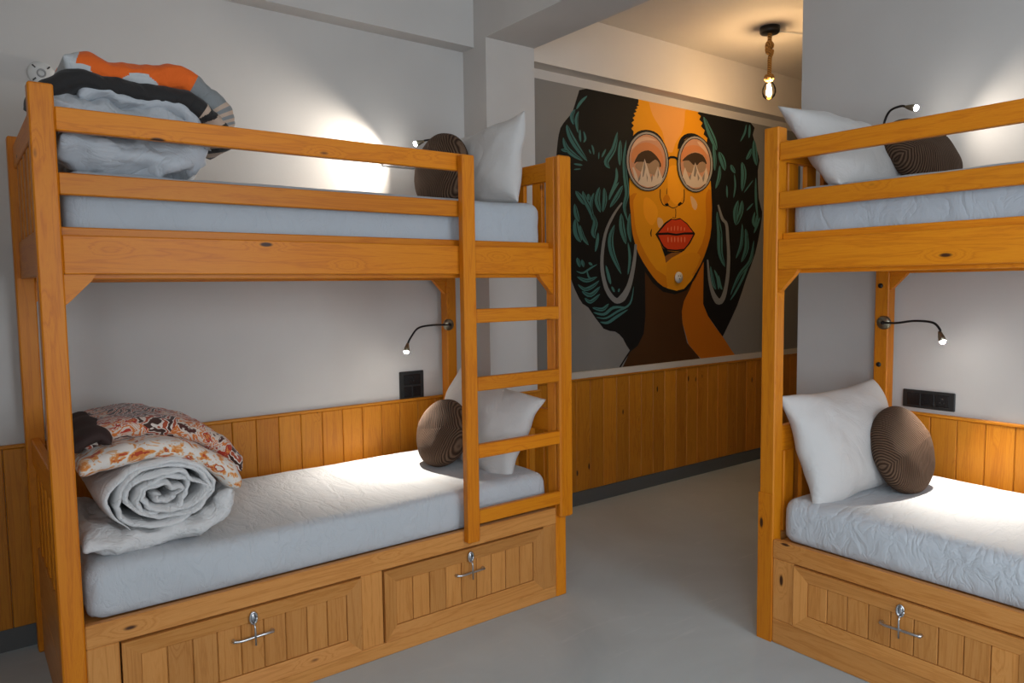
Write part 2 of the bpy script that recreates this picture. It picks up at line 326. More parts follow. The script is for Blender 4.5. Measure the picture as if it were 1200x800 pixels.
def window(name, label, ax):
    e = thing(name, label, 'window', kind='structure')
    a0, a1 = (wy0, wy1) if ax == 'x' else (wx0, wx1)
    f = lambda p, q, z0, z1: (p, q, YF-.10, YF-.05, z0, z1); g = lambda p, q, z0, z1: (p, q, YF-.078, YF-.072, z0, z1)
    if ax == 'x':
        f = lambda p, q, z0, z1: (XL-.10, XL-.05, p, q, z0, z1); g = lambda p, q, z0, z1: (XL-.078, XL-.072, p, q, z0, z1)
    m = (a0+a1)/2
    boxes('window_frame', [f(a0, a0+.06, wz0, wz1), f(a1-.06, a1, wz0, wz1), f(a0, a1, wz0, wz0+.06), f(a0, a1, wz1-.06, wz1), f(m-.03, m+.03, wz0, wz1)], 'white_plastic', e)
    for p, q in ((a0+.06, m-.03), (m+.03, a1-.06)): boxes('pane', [g(p, q, wz0+.06, wz1-.06)], 'glass', e)
window('window_1', 'wide two-pane window in the left wall', 'x')
window('window_2', 'two-pane window in the wall behind the camera', 'y')
CX0, CX1, CY, BZ = 2.22, 2.535, 3.095, 2.575
st(boxes('wall_column', [(CX0, CX1, CY, YB, 0, ZC)], 'column'), 'square grey column at the foot of the left bunk bed', 'column')
st(boxes('trim_1', [(CX0, CX1, YF, CY, 2.60, ZC)], 'column'), 'deep grey ceiling beam running from the column towards the viewer', 'beam')
st(boxes('trim_2', [(XL, CX0, 3.2, YB, BZ, ZC)], 'wall'), 'shallow wall beam above the left bunk bed', 'beam')
st(boxes('trim_3', [(CX1, XE, 3.2, YB, BZ, ZC)], 'ceiling'), 'shallow wall beam above the mural', 'beam')
# skirting and wood panelling
ZP0, ZP1 = .085, .768
st(boxes('baseboard_back', [(XL, CX0, YB-.010, YB, 0, ZP0)], 'skirting'), 'dark grey skirting behind the left bunk bed', 'baseboard')
st(boxes('baseboard_passage', [(CX1, XE, YB-.022, YB, 0, ZP0)], 'skirting'), 'dark grey skirting under the mural panelling', 'baseboard')
st(boxes('baseboard_column', [(CX0-.010, CX1+.010, CY-.010, CY, 0, ZP0), (CX0-.010, CX0, CY, YB-.011, 0, ZP0)], 'skirting'), 'dark grey skirting around the foot of the column', 'baseboard')
st(boxes('baseboard_right', [(XR-.010, XR, YF, 2.04, 0, ZP0)], 'skirting'), 'dark grey skirting behind the right bunk bed', 'baseboard')
def panelling(name, label, kind, a0, a1, b0, b1, pw=.105, cap=.005):
    """kind 'x': planks side by side along X on a wall facing -Y; kind 'y': along Y on a wall facing -X"""
    e = thing(name, label, 'wood panelling', kind='structure')
    n = max(1, round((a1-a0)/pw)); s = (a1-a0)/n
    for i in range(n):
        p, q = a0+i*s+.0008, a0+(i+1)*s-.0008; d = random.uniform(0, .0012)
        if kind == 'x': board('plank', e, p, q, b0+d, b1, ZP0, ZP1, 'wood_wall', .003)
        else: board('plank', e, b0+d, b1, p, q, ZP0, ZP1, 'wood_wall', .003)
    if kind == 'x': board('cap_rail', e, a0, a1, b0-cap, b1, ZP1+.0005, ZP1+.014, 'wood_wall')
    else: board('cap_rail', e, b0-cap, b1, a0, a1, ZP1+.0005, ZP1+.014, 'wood_wall')
    return e
panelling('trim_4', 'pine plank panelling along the wall behind the left bunk bed', 'x', XL, CX0-.016, YB-.014, YB)
panelling('trim_5', 'pine plank panelling wrapped around the front of the column', 'x', CX0-.015, CX1+.015, CY-.014, CY)
panelling('trim_6', 'pine plank panelling on the side of the column', 'y', CY+.001, YB-.015, CX0-.014, CX0)
panelling('trim_7', 'pine plank panelling below the woman mural', 'x', CX1, XE, YB-.018, YB, .115)
e = panelling('trim_8', 'pine plank panelling along the wall behind the right bunk bed', 'y', YF, 2.03, XR-.014, XR)
panelling('trim_9', 'pine plank panelling around the end of the right wall', 'x', XR-.014, XR+.15, 2.031, 2.045, .09)
st(boxes('trim_10', [(CX1, XE, YB-.020, YB, ZP1+.015, .822)], 'cream'), 'pale plaster ledge strip between mural and panelling', 'trim')

# ================================================================ BUNK BEDS
BL, BD = 1.889, .905
def prism(name, parent, poly, y0, y1, mat):
    """poly in (x, z), extruded along y"""
    n = len(poly); V = [(x, y0, z) for x, z in poly]+[(x, y1, z) for x, z in poly]
    F = [tuple(range(n)), tuple(range(2*n-1, n-1, -1))]+[(i, i+n, (i+1) % n+n, (i+1) % n) for i in range(n)]
    bm = bmesh.new(); vs = [bm.verts.new(v) for v in V]
    for f in F: bm.faces.new([vs[i] for i in f])
    return link(name, bm_mesh(bm), M[mat], parent)
def drawer(parent, x0, x1, z0, z1, latch_flip=1):
    fwid = .052; W = 'wood_base'
    d = board('drawer_front', parent, x0+.004, x1-.004, .012, .024, z0+.004, z1-.004, W, 0)
    # four mitred frame pieces, thick at the rim and sloping to the panel
    yo, yi, yb = -.006, .003, .0118
    def rail(a, b, c, dd):  # a,b outer corners, c,dd inner corners (x,z)
        V = [(a[0], yo, a[1]), (b[0], yo, b[1]), (c[0], yi, c[1]), (dd[0], yi, dd[1]), (a[0], yb, a[1]), (b[0], yb, b[1]), (c[0], yb, c[1]), (dd[0], yb, dd[1])]
        cc = sum((Vector(v) for v in V), Vector())/8
        horiz = abs(a[0]-b[0]) > abs(a[1]-b[1]); rm = Matrix() if horiz else Matrix.Rotation(R(-90), 4, 'Y'); ri = rm.inverted()
        bm = bmesh.new(); vs = [bm.verts.new(ri @ (Vector(v)-cc)) for v in V]
        for f in ((0, 1, 2, 3), (7, 6, 5, 4), (0, 4, 5, 1), (1, 5, 6, 2), (2, 6, 7, 3), (3, 7, 4, 0)): bm.faces.new([vs[i] for i in f])
        link('frame_rail', bm_mesh(bm), M[W], d, Matrix.Translation(cc) @ rm)
    e = .002; o = [(x0+e, z0+e), (x1-e, z0+e), (x1-e, z1-e), (x0+e, z1-e)]; i_ = [(x0+fwid, z0+fwid), (x1-fwid, z0+fwid), (x1-fwid, z1-fwid), (x0+fwid, z1-fwid)]
    for k in range(4): rail(o[k], o[(k+1) % 4], i_[(k+1) % 4], i_[k])
    n = 9; s = (x1-x0-2*fwid)/n
    for k in range(n):
        p = x0+fwid+k*s
        board('plank', d, p+.0012, p+s-.0012, .0045+random.uniform(0, .0015), .0118, z0+fwid+.001, z1-fwid-.001, W, .002)
    # oval keyhole ring with hanging pin, and the bar handle it drops across
    cx = (x0+x1)/2; zt = z1-.034
    ring = [(cx+.011*math.cos(a), -.0095, zt+.019*math.sin(a)) for a in [2*math.pi*k/18 for k in range(19)]]
    link('latch_ring', tube_mesh(ring, .0035, 8), M['steel'], d)
    link('latch_plate', lathe_mesh([(0, 0), (.012, 0), (.0115, .003), (0, .004)], 16), M['steel'], d, Matrix.Translation((cx, -.0057, zt)) @ Matrix.Rotation(R(90), 4, 'X') @ Matrix.Diagonal((.75, 1.4, 1, 1)))
    link('latch_pin', tube_mesh([(cx, -.014, zt-.014), (cx+.001, -.020, zt-.03), (cx+.002, -.020, zt-.088)], [.0035, .003, .0032], 8), M['steel'], d)
    zb = zt-.062; f = latch_flip
    bar = spline([(cx-.062, .002, zb), (cx-.060, -.010, zb), (cx-.040, -.015, zb-.001), (cx, -.0145, zb), (cx+.040, -.015, zb+.001), (cx+.060, -.010, zb), (cx+.062, .002, zb)], 5)
    link('handle', tube_mesh(bar, [.0065 if i < 6 or i > len(bar)-7 else .0045 for i in range(len(bar))], 8), M['steel'], d)
def bunk(name, label, loc, rotz, zdr, bolts=False):
    b = thing(name, label, 'bunk bed', loc, rotz, 'pine bunk beds')
    W = 'wood'
    for x0, x1 in ((0, .06), (BL-.057, BL)):
        top = 1.908 if x0 == 0 else 1.885
        board('post', b, x0, x1, 0, .055, 0, top, W, .004)
        p = board('post', b, x0, x1, BD-.06, BD, 0, 1.905, W, .004)
        for z in ((1.33, .985, .52) if bolts and x0 == 0 else ()):
            link('bolt', lathe_mesh([(0, 0), (.011, 0), (.010, .004), (0, .006)], 12), M['black_metal'], p, Matrix.Translation(((x0+x1)/2-.006, BD-.06, z)) @ Matrix.Rotation(R(90), 4, 'X'))
    if bolts: board('post_cladding', b, -.002, .060, -.004, -.0005, 0, .565, 'wood', .001)
    # upper deck
    board('guard_rail', b, .0605, 1.400, .006, .034, 1.787, 1.851, W)
    board('guard_rail', b, .0605, 1.400, .006, .034, 1.615, 1.675, W)
    board('side_rail', b, .0605, BL-.0575, .004, .032, 1.397, 1.505, W)
    board('mattress_lip', b, .0605, BL-.0575, .0325, .052, 1.44, 1.529, W)
    board('ledger', b, .0605, BL-.0575, .0325, .06, 1.383, 1.4395, W)
    board('side_rail', b, .0605, BL-.0575, BD-.035, BD-.005, 1.397, 1.529, W)
    board('ledger', b, .0605, BL-.0575, BD-.062, BD-.0355, 1.383, 1.4395, W)
    board('guard_rail', b, .0605, BL-.0575, BD-.033, BD-.006, 1.615, 1.675, W)
    for k in range(9):
        x = .11+k*.197; board('bed_slat', b, x, x+.095, .0605, BD-.063, 1.441, 1.459, W)
    # corner braces under the deck
    for xs, sg in ((.0605, 1), (BL-.0575, -1)):
        for y0 in (.008, BD-.05):
            prism('corner_brace', b, [(xs, 1.3965), (xs+sg*.078, 1.3965), (xs+sg*.066, 1.378), (xs+sg*.012, 1.322), (xs, 1.312)], y0, y0+.024, W)
    # end frames with slats, above and below
    for x0 in (.016, BL-.043):
        x1 = x0+.027
        board('end_rail', b, x0, x1, .0555, BD-.0605, 1.79, 1.87, W)
        board('end_rail', b, x0, x1, .0555, BD-.0605, 1.397, 1.529, W)
        board('end_rail', b, x0, x1, .0555, BD-.0605, .715, .812, W)
        for k in range(6):
            y = .10+k*.122
            board('end_slat', b, x0+.004, x1-.004, y, y+.066, 1.5295, 1.7895, W)
            board('end_slat', b, x0+.004, x1-.004, y, y+.066, .4005, .7145, W)
        board('end_board', b, x0, x1, .0555, BD-.0605, .2005, .40, 'wood_base')
        board('end_board', b, x0, x1, .0555, BD-.0605, 0, .20, 'wood_base')
    # storage base
    WB = 'wood_base'; xa, xb = .0605, BL-.0575
    board('base_rail', b, xa, xb, 0, .026, .326, .395, WB)
    board('base_rail', b, xa, xb, .002, .026, 0, zdr-.004, WB)
    for p, q in ((xa, .146), (.9145, 1.0), (1.760, xb)): board('stile', b, p, q, .002, .0255, zdr-.0035, .3255, WB)
    drawer(b, .148, .9125, zdr-.002, .3235); drawer(b, 1.002, 1.758, zdr-.002, .3235)
    board('mattress_base', b, xa, xb, .0265, BD-.036, .365, .383, WB)
    board('base_rail', b, xa, xb, BD-.035, BD-.005, 0, .395, WB)
    # ladder screwed to the front
    board('ladder_rail', b, 1.354, 1.410, -.035, -.0005, .352, 1.843, W, .004)
    board('ladder_rail', b, 1.829, 1.901, -.035, -.0065, .358, 1.886, W, .007)
    for z in (1.236, .972, .708, .448):
        board('ladder_rung', b, 1.4105, 1.8285, -.034, -.008, z-.027, z+.027, W)
    return b
bunk1 = bunk('bunk_bed', 'pine bunk bed on the left with ladder and piled bedding', (.196, 2.357, 0), 0, .055)
bunk2 = bunk('bunk_bed', 'pine bunk bed on the right, cut off by the picture edge', (2.392, 1.605, 0), R(-90), .097, True)

# ================================================================ BEDDING
def rounded_slab_mesh(sx, sy, sz, rad, nx, ny, nz, amp, seed, sag=.008):
    """a fitted-sheet mattress: rounded box with soft folds; origin at the middle of its underside"""
    def shell():
        idx = {}; V = []; F = []
        def vid(i, j, k):
            if (i, j, k) not in idx: idx[(i, j, k)] = len(V); V.append((i/nx, j/ny, k/nz))
            return idx[(i, j, k)]
        for i in range(nx):
            for j in range(ny):
                F.append((vid(i, j, 0), vid(i, j+1, 0), vid(i+1, j+1, 0), vid(i+1, j, 0))); F.append((vid(i, j, nz), vid(i+1, j, nz), vid(i+1, j+1, nz), vid(i, j+1, nz)))
        for i in range(nx):
            for k in range(nz):
                F.append((vid(i, 0, k), vid(i+1, 0, k), vid(i+1, 0, k+1), vid(i, 0, k+1))); F.append((vid(i, ny, k), vid(i, ny, k+1), vid(i+1, ny, k+1), vid(i+1, ny, k)))
        for j in range(ny):
            for k in range(nz):
                F.append((vid(0, j, k), vid(0, j, k+1), vid(0, j+1, k+1), vid(0, j+1, k))); F.append((vid(nx, j, k), vid(nx, j+1, k), vid(nx, j+1, k+1), vid(nx, j, k+1)))
        return V, F
    V, F = shell(); out = []
    for a, b_, c in V:
        # crowd the grid lines towards the edges so that the rounding is smooth
        e = lambda t: .5-.5*math.cos(math.pi*t) if 0 < t < 1 else t
        p = Vector(((.35*a+.65*e(a)-.5)*sx, (.35*b_+.65*e(b_)-.5)*sy, e(c)*sz))
        q = Vector((max(-sx/2+rad, min(sx/2-rad, p.x)), max(-sy/2+rad, min(sy/2-rad, p.y)), max(min(rad, sz/2)*.8, min(sz-rad, p.z))))
        d = p-q
        if d.length > 1e-6:
            nrm = d.normalized(); p = q+nrm*min(d.length, rad)*1.0 if d.length > rad else q+nrm*d.length
            # bring box corners onto the rounding
            m = max(abs(d.x), abs(d.y), abs(d.z)); p = q+nrm*m
        else: nrm = Vector((0, 0, 1))
        side = abs(p.y) > sy/2-rad*.9
        w_ = fbm((p.x*1.4+p.z*1.8, p.y*1.5, p.z*2.5), 2.6, seed)*amp
        if side: w_ += (abs(fbm((p.x*5+p.z*6, 0, p.z*1.5), 2.2, seed+3))-.25)*amp*1.6*(1-p.z/sz)
        if p.z > .02: p = p+nrm*w_
        if p.z > sz*.5: p.z -= sag*(1-abs(2*p.x/sx)**3)*(1-abs(2*p.y/sy)**3)*.5
        out.append(p)
    return mesh(out, F, True)
mm = [rounded_slab_mesh(1.745, .785, .165, .05, 70, 34, 9, .006, s) for s in (1, 2)]
mu = [rounded_slab_mesh(1.745, .775, .235, .05, 70, 34, 9, .006, s) for s in (3, 4)]
def mattress(me, loc, rz, label, mat='mattress'):
    o = link('mattress', me, M[mat], None, Matrix.Translation(loc) @ Matrix.Rotation(rz, 4, 'Z')); tag(o, label, 'mattress', 'mattresses in fitted sheets'); return o
mattress(mm[0], (1.142, 2.357+.425, .384), 0, 'white sheeted mattress on the lower berth of the left bunk')
mattress(mu[0], (1.142, 2.357+.445, 1.46), 0, 'sheeted mattress with shade in its colour on the upper berth of the left bunk', 'sheet_shaded')
mattress(mm[1], (2.392+.425, 1.605-.946, .384), R(-90), 'white sheeted mattress on the lower berth of the right bunk')
mattress(mu[1], (2.392+.445, 1.605-.946, 1.46), R(-90), 'sheeted mattress with shade in its colour on the upper berth of the right bunk', 'sheet_shaded')

def pillow_mesh(W, H, T, seed, n=34, bend=0, droop=0):
    V = []; F = []
    def pt(a, b_, s):
        x = W/2*a*(1-.07*(1-b_*b_)); y = H/2*b_*(1-.09*(1-a*a))
        prof = max(0, (1-abs(a)**2.6)*(1-abs(b_)**2.6))
        h = T/2*prof**.52
        wr = fbm((x, y, s*.3), 7, seed)*.010*prof**.3 + (abs(fbm((x*1.2, y*.7, s), 9, seed+2))-.2)*.010*prof**.3
        z = s*(h+wr)
        rim = (1-prof**.25)*.012*math.sin(9*a+7*b_+seed)
        return (x, y - droop*abs(a)**3, z+rim + bend*(y/H)**2 + bend*.6*(x/W)**2)
    g = {}
    for s in (1, -1):
        for i in range(n+1):
            for j in range(n+1):
                a, b_ = -math.cos(math.pi*i/n), -math.cos(math.pi*j/n); a = .5*a+.5*(2*i/n-1); b_ = .5*b_+.5*(2*j/n-1)
                edge = i in (0, n) or j in (0, n)
                k = (i, j, 0 if edge else s)
                if k not in g: g[k] = len(V); V.append(pt(a, b_, s))
    for s in (1, -1):
        for i in range(n):
            for j in range(n):
                q = [g[(p, r, 0 if p in (0, n) or r in (0, n) else s)] for p, r in ((i, j), (i+1, j), (i+1, j+1), (i, j+1))]
                F.append(q if s > 0 else q[::-1])
    return mesh(V, F, True)
def pillow(c, xd, nd, W, H, T, seed, label, bend=0, droop=0):
    o = link('pillow', pillow_mesh(W, H, T, seed, bend=bend, droop=droop), M['pillow'], None, frame(c, xd, nd)); return tag(o, label, 'pillow', 'white pillows')
pillow((2.785, 1.462, .732), (1, -.02, .015), (.05, -.93, .34), .68, .44, .19, 1, 'white pillow propped at the head of the right lower berth', -.03)
pillow((2.80, 1.470, 1.835), (1, -.0, -.03), (.02, -.80, .60), .68, .40, .17, 5, 'white pillow leaning over the end rail of the right upper berth', -.03)
pillow((1.918, 2.765, .722), (0, -.98, -.13), (-.90, 0, .40), .66, .42, .18, 8, 'white pillow behind the ladder on the left lower berth', -.03)
pillow((1.93, 2.775, 1.868), (0, -1, .06), (-.985, 0, .17), .66, .39, .18, 11, 'white pillow standing behind the ladder on the left upper berth', -.02)

def cushion_mesh(r, T, seed, nr=22, na=72):
    V = [(0, 0, T/2)]; F = []
    prof = []
    for k in range(1, 2*nr):
        t = math.pi*k/(2*nr); prof.append((r*math.sin(t)**.62, T/2*math.copysign(abs(math.cos(t))**.95, math.cos(t))))
    for q, (rr, z) in enumerate(prof):
        for a in range(na):
            an = 2*math.pi*a/na; w_ = 1+.03*math.sin(2*an+seed)+.02*noise.noise(Vector((math.cos(an)*2, math.sin(an)*2, seed)))
            dz = fbm((rr*math.cos(an), rr*math.sin(an), seed), 6, seed)*.008
            V.append((rr*w_*math.cos(an), rr*w_*math.sin(an), z+dz))
    V.append((0, 0, -T/2)); L = len(V)-1
    for a in range(na): F.append((0, 1+a, 1+(a+1) % na))
    for q in range(len(prof)-1):
        for a in range(na): F.append((1+q*na+a, 1+(q+1)*na+a, 1+(q+1)*na+(a+1) % na, 1+q*na+(a+1) % na))
    b0 = 1+(len(prof)-1)*na
    for a in range(na): F.append((L, b0+(a+1) % na, b0+a))
    return mesh(V, F, True)
def cushion(c, xd, nd, r, T, seed, label):
    o = link('round_cushion', cushion_mesh(r, T, seed), M['knit'], None, frame(c, xd, nd)); return tag(o, label, 'cushion', 'round brown ribbed cushions')
cushion((2.90, 1.315, .700), (.985, .02, .22), (.06, -.92, .38), .172, .118, 1, 'round brown ribbed cushion resting against the right lower pillow')
cushion((2.98, 1.31, 1.832), (.985, -.1, .18), (-.05, -.82, .58), .168, .13, 2, 'round brown ribbed cushion behind the right upper guard rails')
cushion((1.745, 2.815, .690), (.1, -.98, .2), (-.90, -.08, .42), .158, .14, 3, 'round brown ribbed cushion on the left lower berth beside the ladder')
cushion((1.785, 2.845, 1.862), (.1, -.98, .1), (-.97, -.12, .16), .172, .145, 4, 'round brown ribbed cushion behind the left upper guard rails')

def slab(path, y0, y1, th, seed, mats, pick=None, ns=64, nt=34, amp=.008, edge=.18, skew=0, ybulge=0, fq=6, thfun=None):
    """folded cloth: follows path (x, z) and runs from y0 to y1; rounded on all four rims"""
    P = spline([(x, 0, z) for x, z in path], 12); d = [0]
    for a, b_ in zip(P, P[1:]): d.append(d[-1]+(b_-a).length)
    def at(s):
        L = s*d[-1]; i = min(max(0, int(np.searchsorted(d, L))-1), len(P)-2); f = (L-d[i])/max(1e-9, d[i+1]-d[i]); q = P[i].lerp(P[i+1], f); t = (P[i+1]-P[i]).normalized(); return q, Vector((-t.z, 0, t.x))
    def ed(q, e): m = min(q, 1-q)/e; return 1 if m >= 1 else math.sqrt(max(0, 1-(1-m)**2))
    V = []; F = []; mi = []; g = {}
    es = edge*.5
    for sg in (1, -1):
        for i in range(ns+1):
            s = .5-.5*math.cos(math.pi*i/ns); s = .5*s+.5*i/ns; c, nn = at(s)
            for j in range(nt+1):
                t = .5-.5*math.cos(math.pi*j/nt); t = .6*t+.4*j/nt
                bd = i in (0, ns) or j in (0, nt); k = (i, j, 0 if bd else sg)
                if k in g: continue
                h = th/2*ed(s, es)*ed(t, edge)*(thfun(s) if thfun else 1)
                y = y0+(y1-y0)*t + skew*(s-.5) + ybulge*math.sin(math.pi*s)*(1-2*t)*-1
                p = Vector((c.x, y, c.z))-nn*-1*sg*h
                w_ = fbm((p.x, p.y*1.0, p.z), fq, seed)*amp + (abs(fbm((p.x*1.3, p.y*.6, p.z*1.5), fq*1.4, seed+5))-.25)*amp
                p += nn*w_ + Vector((0, fbm((p.x, 2, p.z*2), fq, seed+9)*amp*1.2, 0))
                g[k] = len(V); V.append(p)
    for sg in (1, -1):
        for i in range(ns):
            for j in range(nt):
                q = [g[(p, r, 0 if p in (0, ns) or r in (0, nt) else sg)] for p, r in ((i, j), (i+1, j), (i+1, j+1), (i, j+1))]
                F.append(q[::-1] if sg > 0 else q); mi.append(pick((i+.5)/ns, (j+.5)/nt, sg) if pick else 0)
    me = mesh(V, F, True)
    for m in mats: me.materials.append(M[m])
    for p, k in zip(me.polygons, mi): p.material_index = k
    return me
def roll_mesh(cx, cz, rx, rz, y0, y1, turns, th, seed):
    """rolled duvet: a thick spiral sheet with real gaps between the turns"""
    n = int(turns*34); rows = 12; V = []; F = []
    for r in range(rows+1):
        t = r/rows; y = y0+(y1-y0)*t
        for k in range(n+1):
            a = k/n; ang = -2.2-2*math.pi*turns*(1-a); rr = .10+.90*(a**.8)
            wob = 1+(.12+.42*(1-a))*noise.noise(Vector((math.cos(ang)*1.6, math.sin(ang)*1.6, a*4+t*.6+seed)))+.06*noise.noise(Vector((ang*1.7, t*2, seed)))+.05*noise.noise(Vector((ang*4.5, t*1.5, seed+4)))
            endc = 1-.10*(1-math.sqrt(max(0, 1-max(0, 1-min(t, 1-t)/.12)**2)))
            hw = .5*th*(.92+.3*noise.noise(Vector((ang*.9, seed, t))))*min(1, (n-k)/5+.15)*(1 if 0 < r < rows else .45)
            yy = y + (.034*noise.noise(Vector((ang*1.1, a*5, seed+3))) if r == 0 else 0)+(.012*(1-a) if r == 0 else 0)
            for s in (-1, 1):
                q = rr*wob; V.append((cx+(rx*q+s*hw)*math.cos(ang), yy, cz+(rz*q+s*hw)*math.sin(ang)))
    W_ = (n+1)*2
    for r in range(rows):
        for k in range(n):
            o = r*W_+2*k; p = o+W_
            F.append((o, o+2, p+2, p)); F.append((o+1, p+1, p+3, o+3))
        o = r*W_; p = o+W_; F.append((o, p, p+1, o+1)); o += 2*n; p += 2*n; F.append((o, o+1, p+1, p))
    for k in range(n):
        o = 2*k; F.append((o, o+1, o+3, o+2)); o = rows*W_+2*k; F.append((o, o+2, o+3, o+1))
    bm = bmesh.new(); vs = [bm.verts.new(v) for v in V]
    for f in F: bm.faces.new([vs[i] for i in f])
    return bm_mesh(bm, True)
# lower left berth: duvet, rolled, lying on its own loose end, with a printed fleece on top
dv = thing('rolled_duvet', 'white duvet rolled into a spiral on the left lower berth', 'duvet', (0, 0, 0))
link('spiral_roll', roll_mesh(.505, .712, .172, .108, 2.455, 2.98, 5.2, .022, 2), M['duvet'], dv)
link('loose_end', slab([(.27, .605), (.36, .585), (.48, .578), (.60, .59), (.68, .63), (.715, .69)], 2.445, 3.0, .070, 4, ['duvet'], amp=.018, edge=.12, skew=.03, fq=7, ns=90, nt=44), M['duvet'], dv)
fb = thing('printed_blanket', 'folded fleece blanket with red and orange print on the rolled duvet', 'blanket', (0, 0, 0))
link('lower_fold', slab([(.275, .815), (.36, .840), (.50, .850), (.61, .82), (.69, .755), (.735, .690)], 2.462, 2.94, .060, 6, ['print_light'], amp=.009, edge=.10), M['print_light'], fb)
up_ = link('upper_fold', slab([(.30, .876), (.38, .900), (.50, .908), (.62, .876), (.71, .812), (.770, .728)], 2.55, 2.99, .066, 7, ['print'], amp=.010, edge=.12), M['print'], fb)
link('trim_binding', slab([(.268, .872), (.31, .900), (.345, .910), (.37, .885)], 2.50, 2.98, .050, 9, ['fleece_dark'], amp=.006, edge=.2, ns=24), M['fleece_dark'], fb)
# upper left berth: heaped comforter and a second fleece over it
cf = thing('heaped_comforter', 'pale grey comforter heaped on the left upper berth', 'comforter', (0, 0, 0))
link('bottom_fold', slab([(.275, 1.79), (.36, 1.765), (.50, 1.758), (.60, 1.765), (.675, 1.79)], 2.425, 2.98, .145, 12, ['comforter'], amp=.034, edge=.25, fq=5, ns=80), M['comforter'], cf)
link('top_fold', slab([(.26, 1.82), (.34, 1.862), (.46, 1.855), (.56, 1.858), (.64, 1.825), (.68, 1.785)], 2.43, 2.98, .13, 14, ['comforter'], amp=.036, edge=.25, fq=5.5, ns=80), M['comforter'], cf)
link('inner_fold', slab([(.33, 1.905), (.40, 1.932), (.50, 1.918), (.60, 1.905), (.67, 1.865)], 2.45, 2.95, .07, 15, ['comforter'], amp=.02, edge=.25, fq=6), M['comforter'], cf)
ub = thing('fleece_blanket', 'orange, black and grey fleece blanket draped over the heaped comforter', 'blanket', (0, 0, 0))
def pk_low(s, t, sg): return 0 if s < .72 else (1 if (s*23+t*3) % 2 < 1.05 else 2)
def pk_top(s, t, sg):
    if sg > 0 and t > .2: return 0
    if s < .10+.1*t: return 3
    if sg < 0 and (s-.40)**2/.006+(t-.10)**2/.012 < 1: return 3
    if s < .64: return 0 if sg > 0 or s > .18+.55*min(t, .3) else 3
    return 2 if s < .80 else (1 if (s*40) % 2 < 1 else 2)
link('black_fold', slab([(.212, 1.903), (.25, 1.915), (.32, 1.936), (.40, 1.948), (.50, 1.940), (.61, 1.942), (.685, 1.910), (.73, 1.855), (.75, 1.80)], 2.445, 2.72, .062, 17, ['fl_black', 'fl_beige', 'fl_black'], pk_low, amp=.015, edge=.14, ns=220, nt=80, fq=5), None, ub)
link('orange_fold', slab([(.295, 2.012), (.35, 1.998), (.46, 1.995), (.57, 2.008), (.65, 1.990), (.715, 1.93), (.75, 1.86)], 2.46, 2.74, .078, 19, ['fl_orange', 'fl_beige', 'fl_grey', 'fl_pale'], pk_top, amp=.016, edge=.14, ns=240, nt=80, fq=5), None, ub)

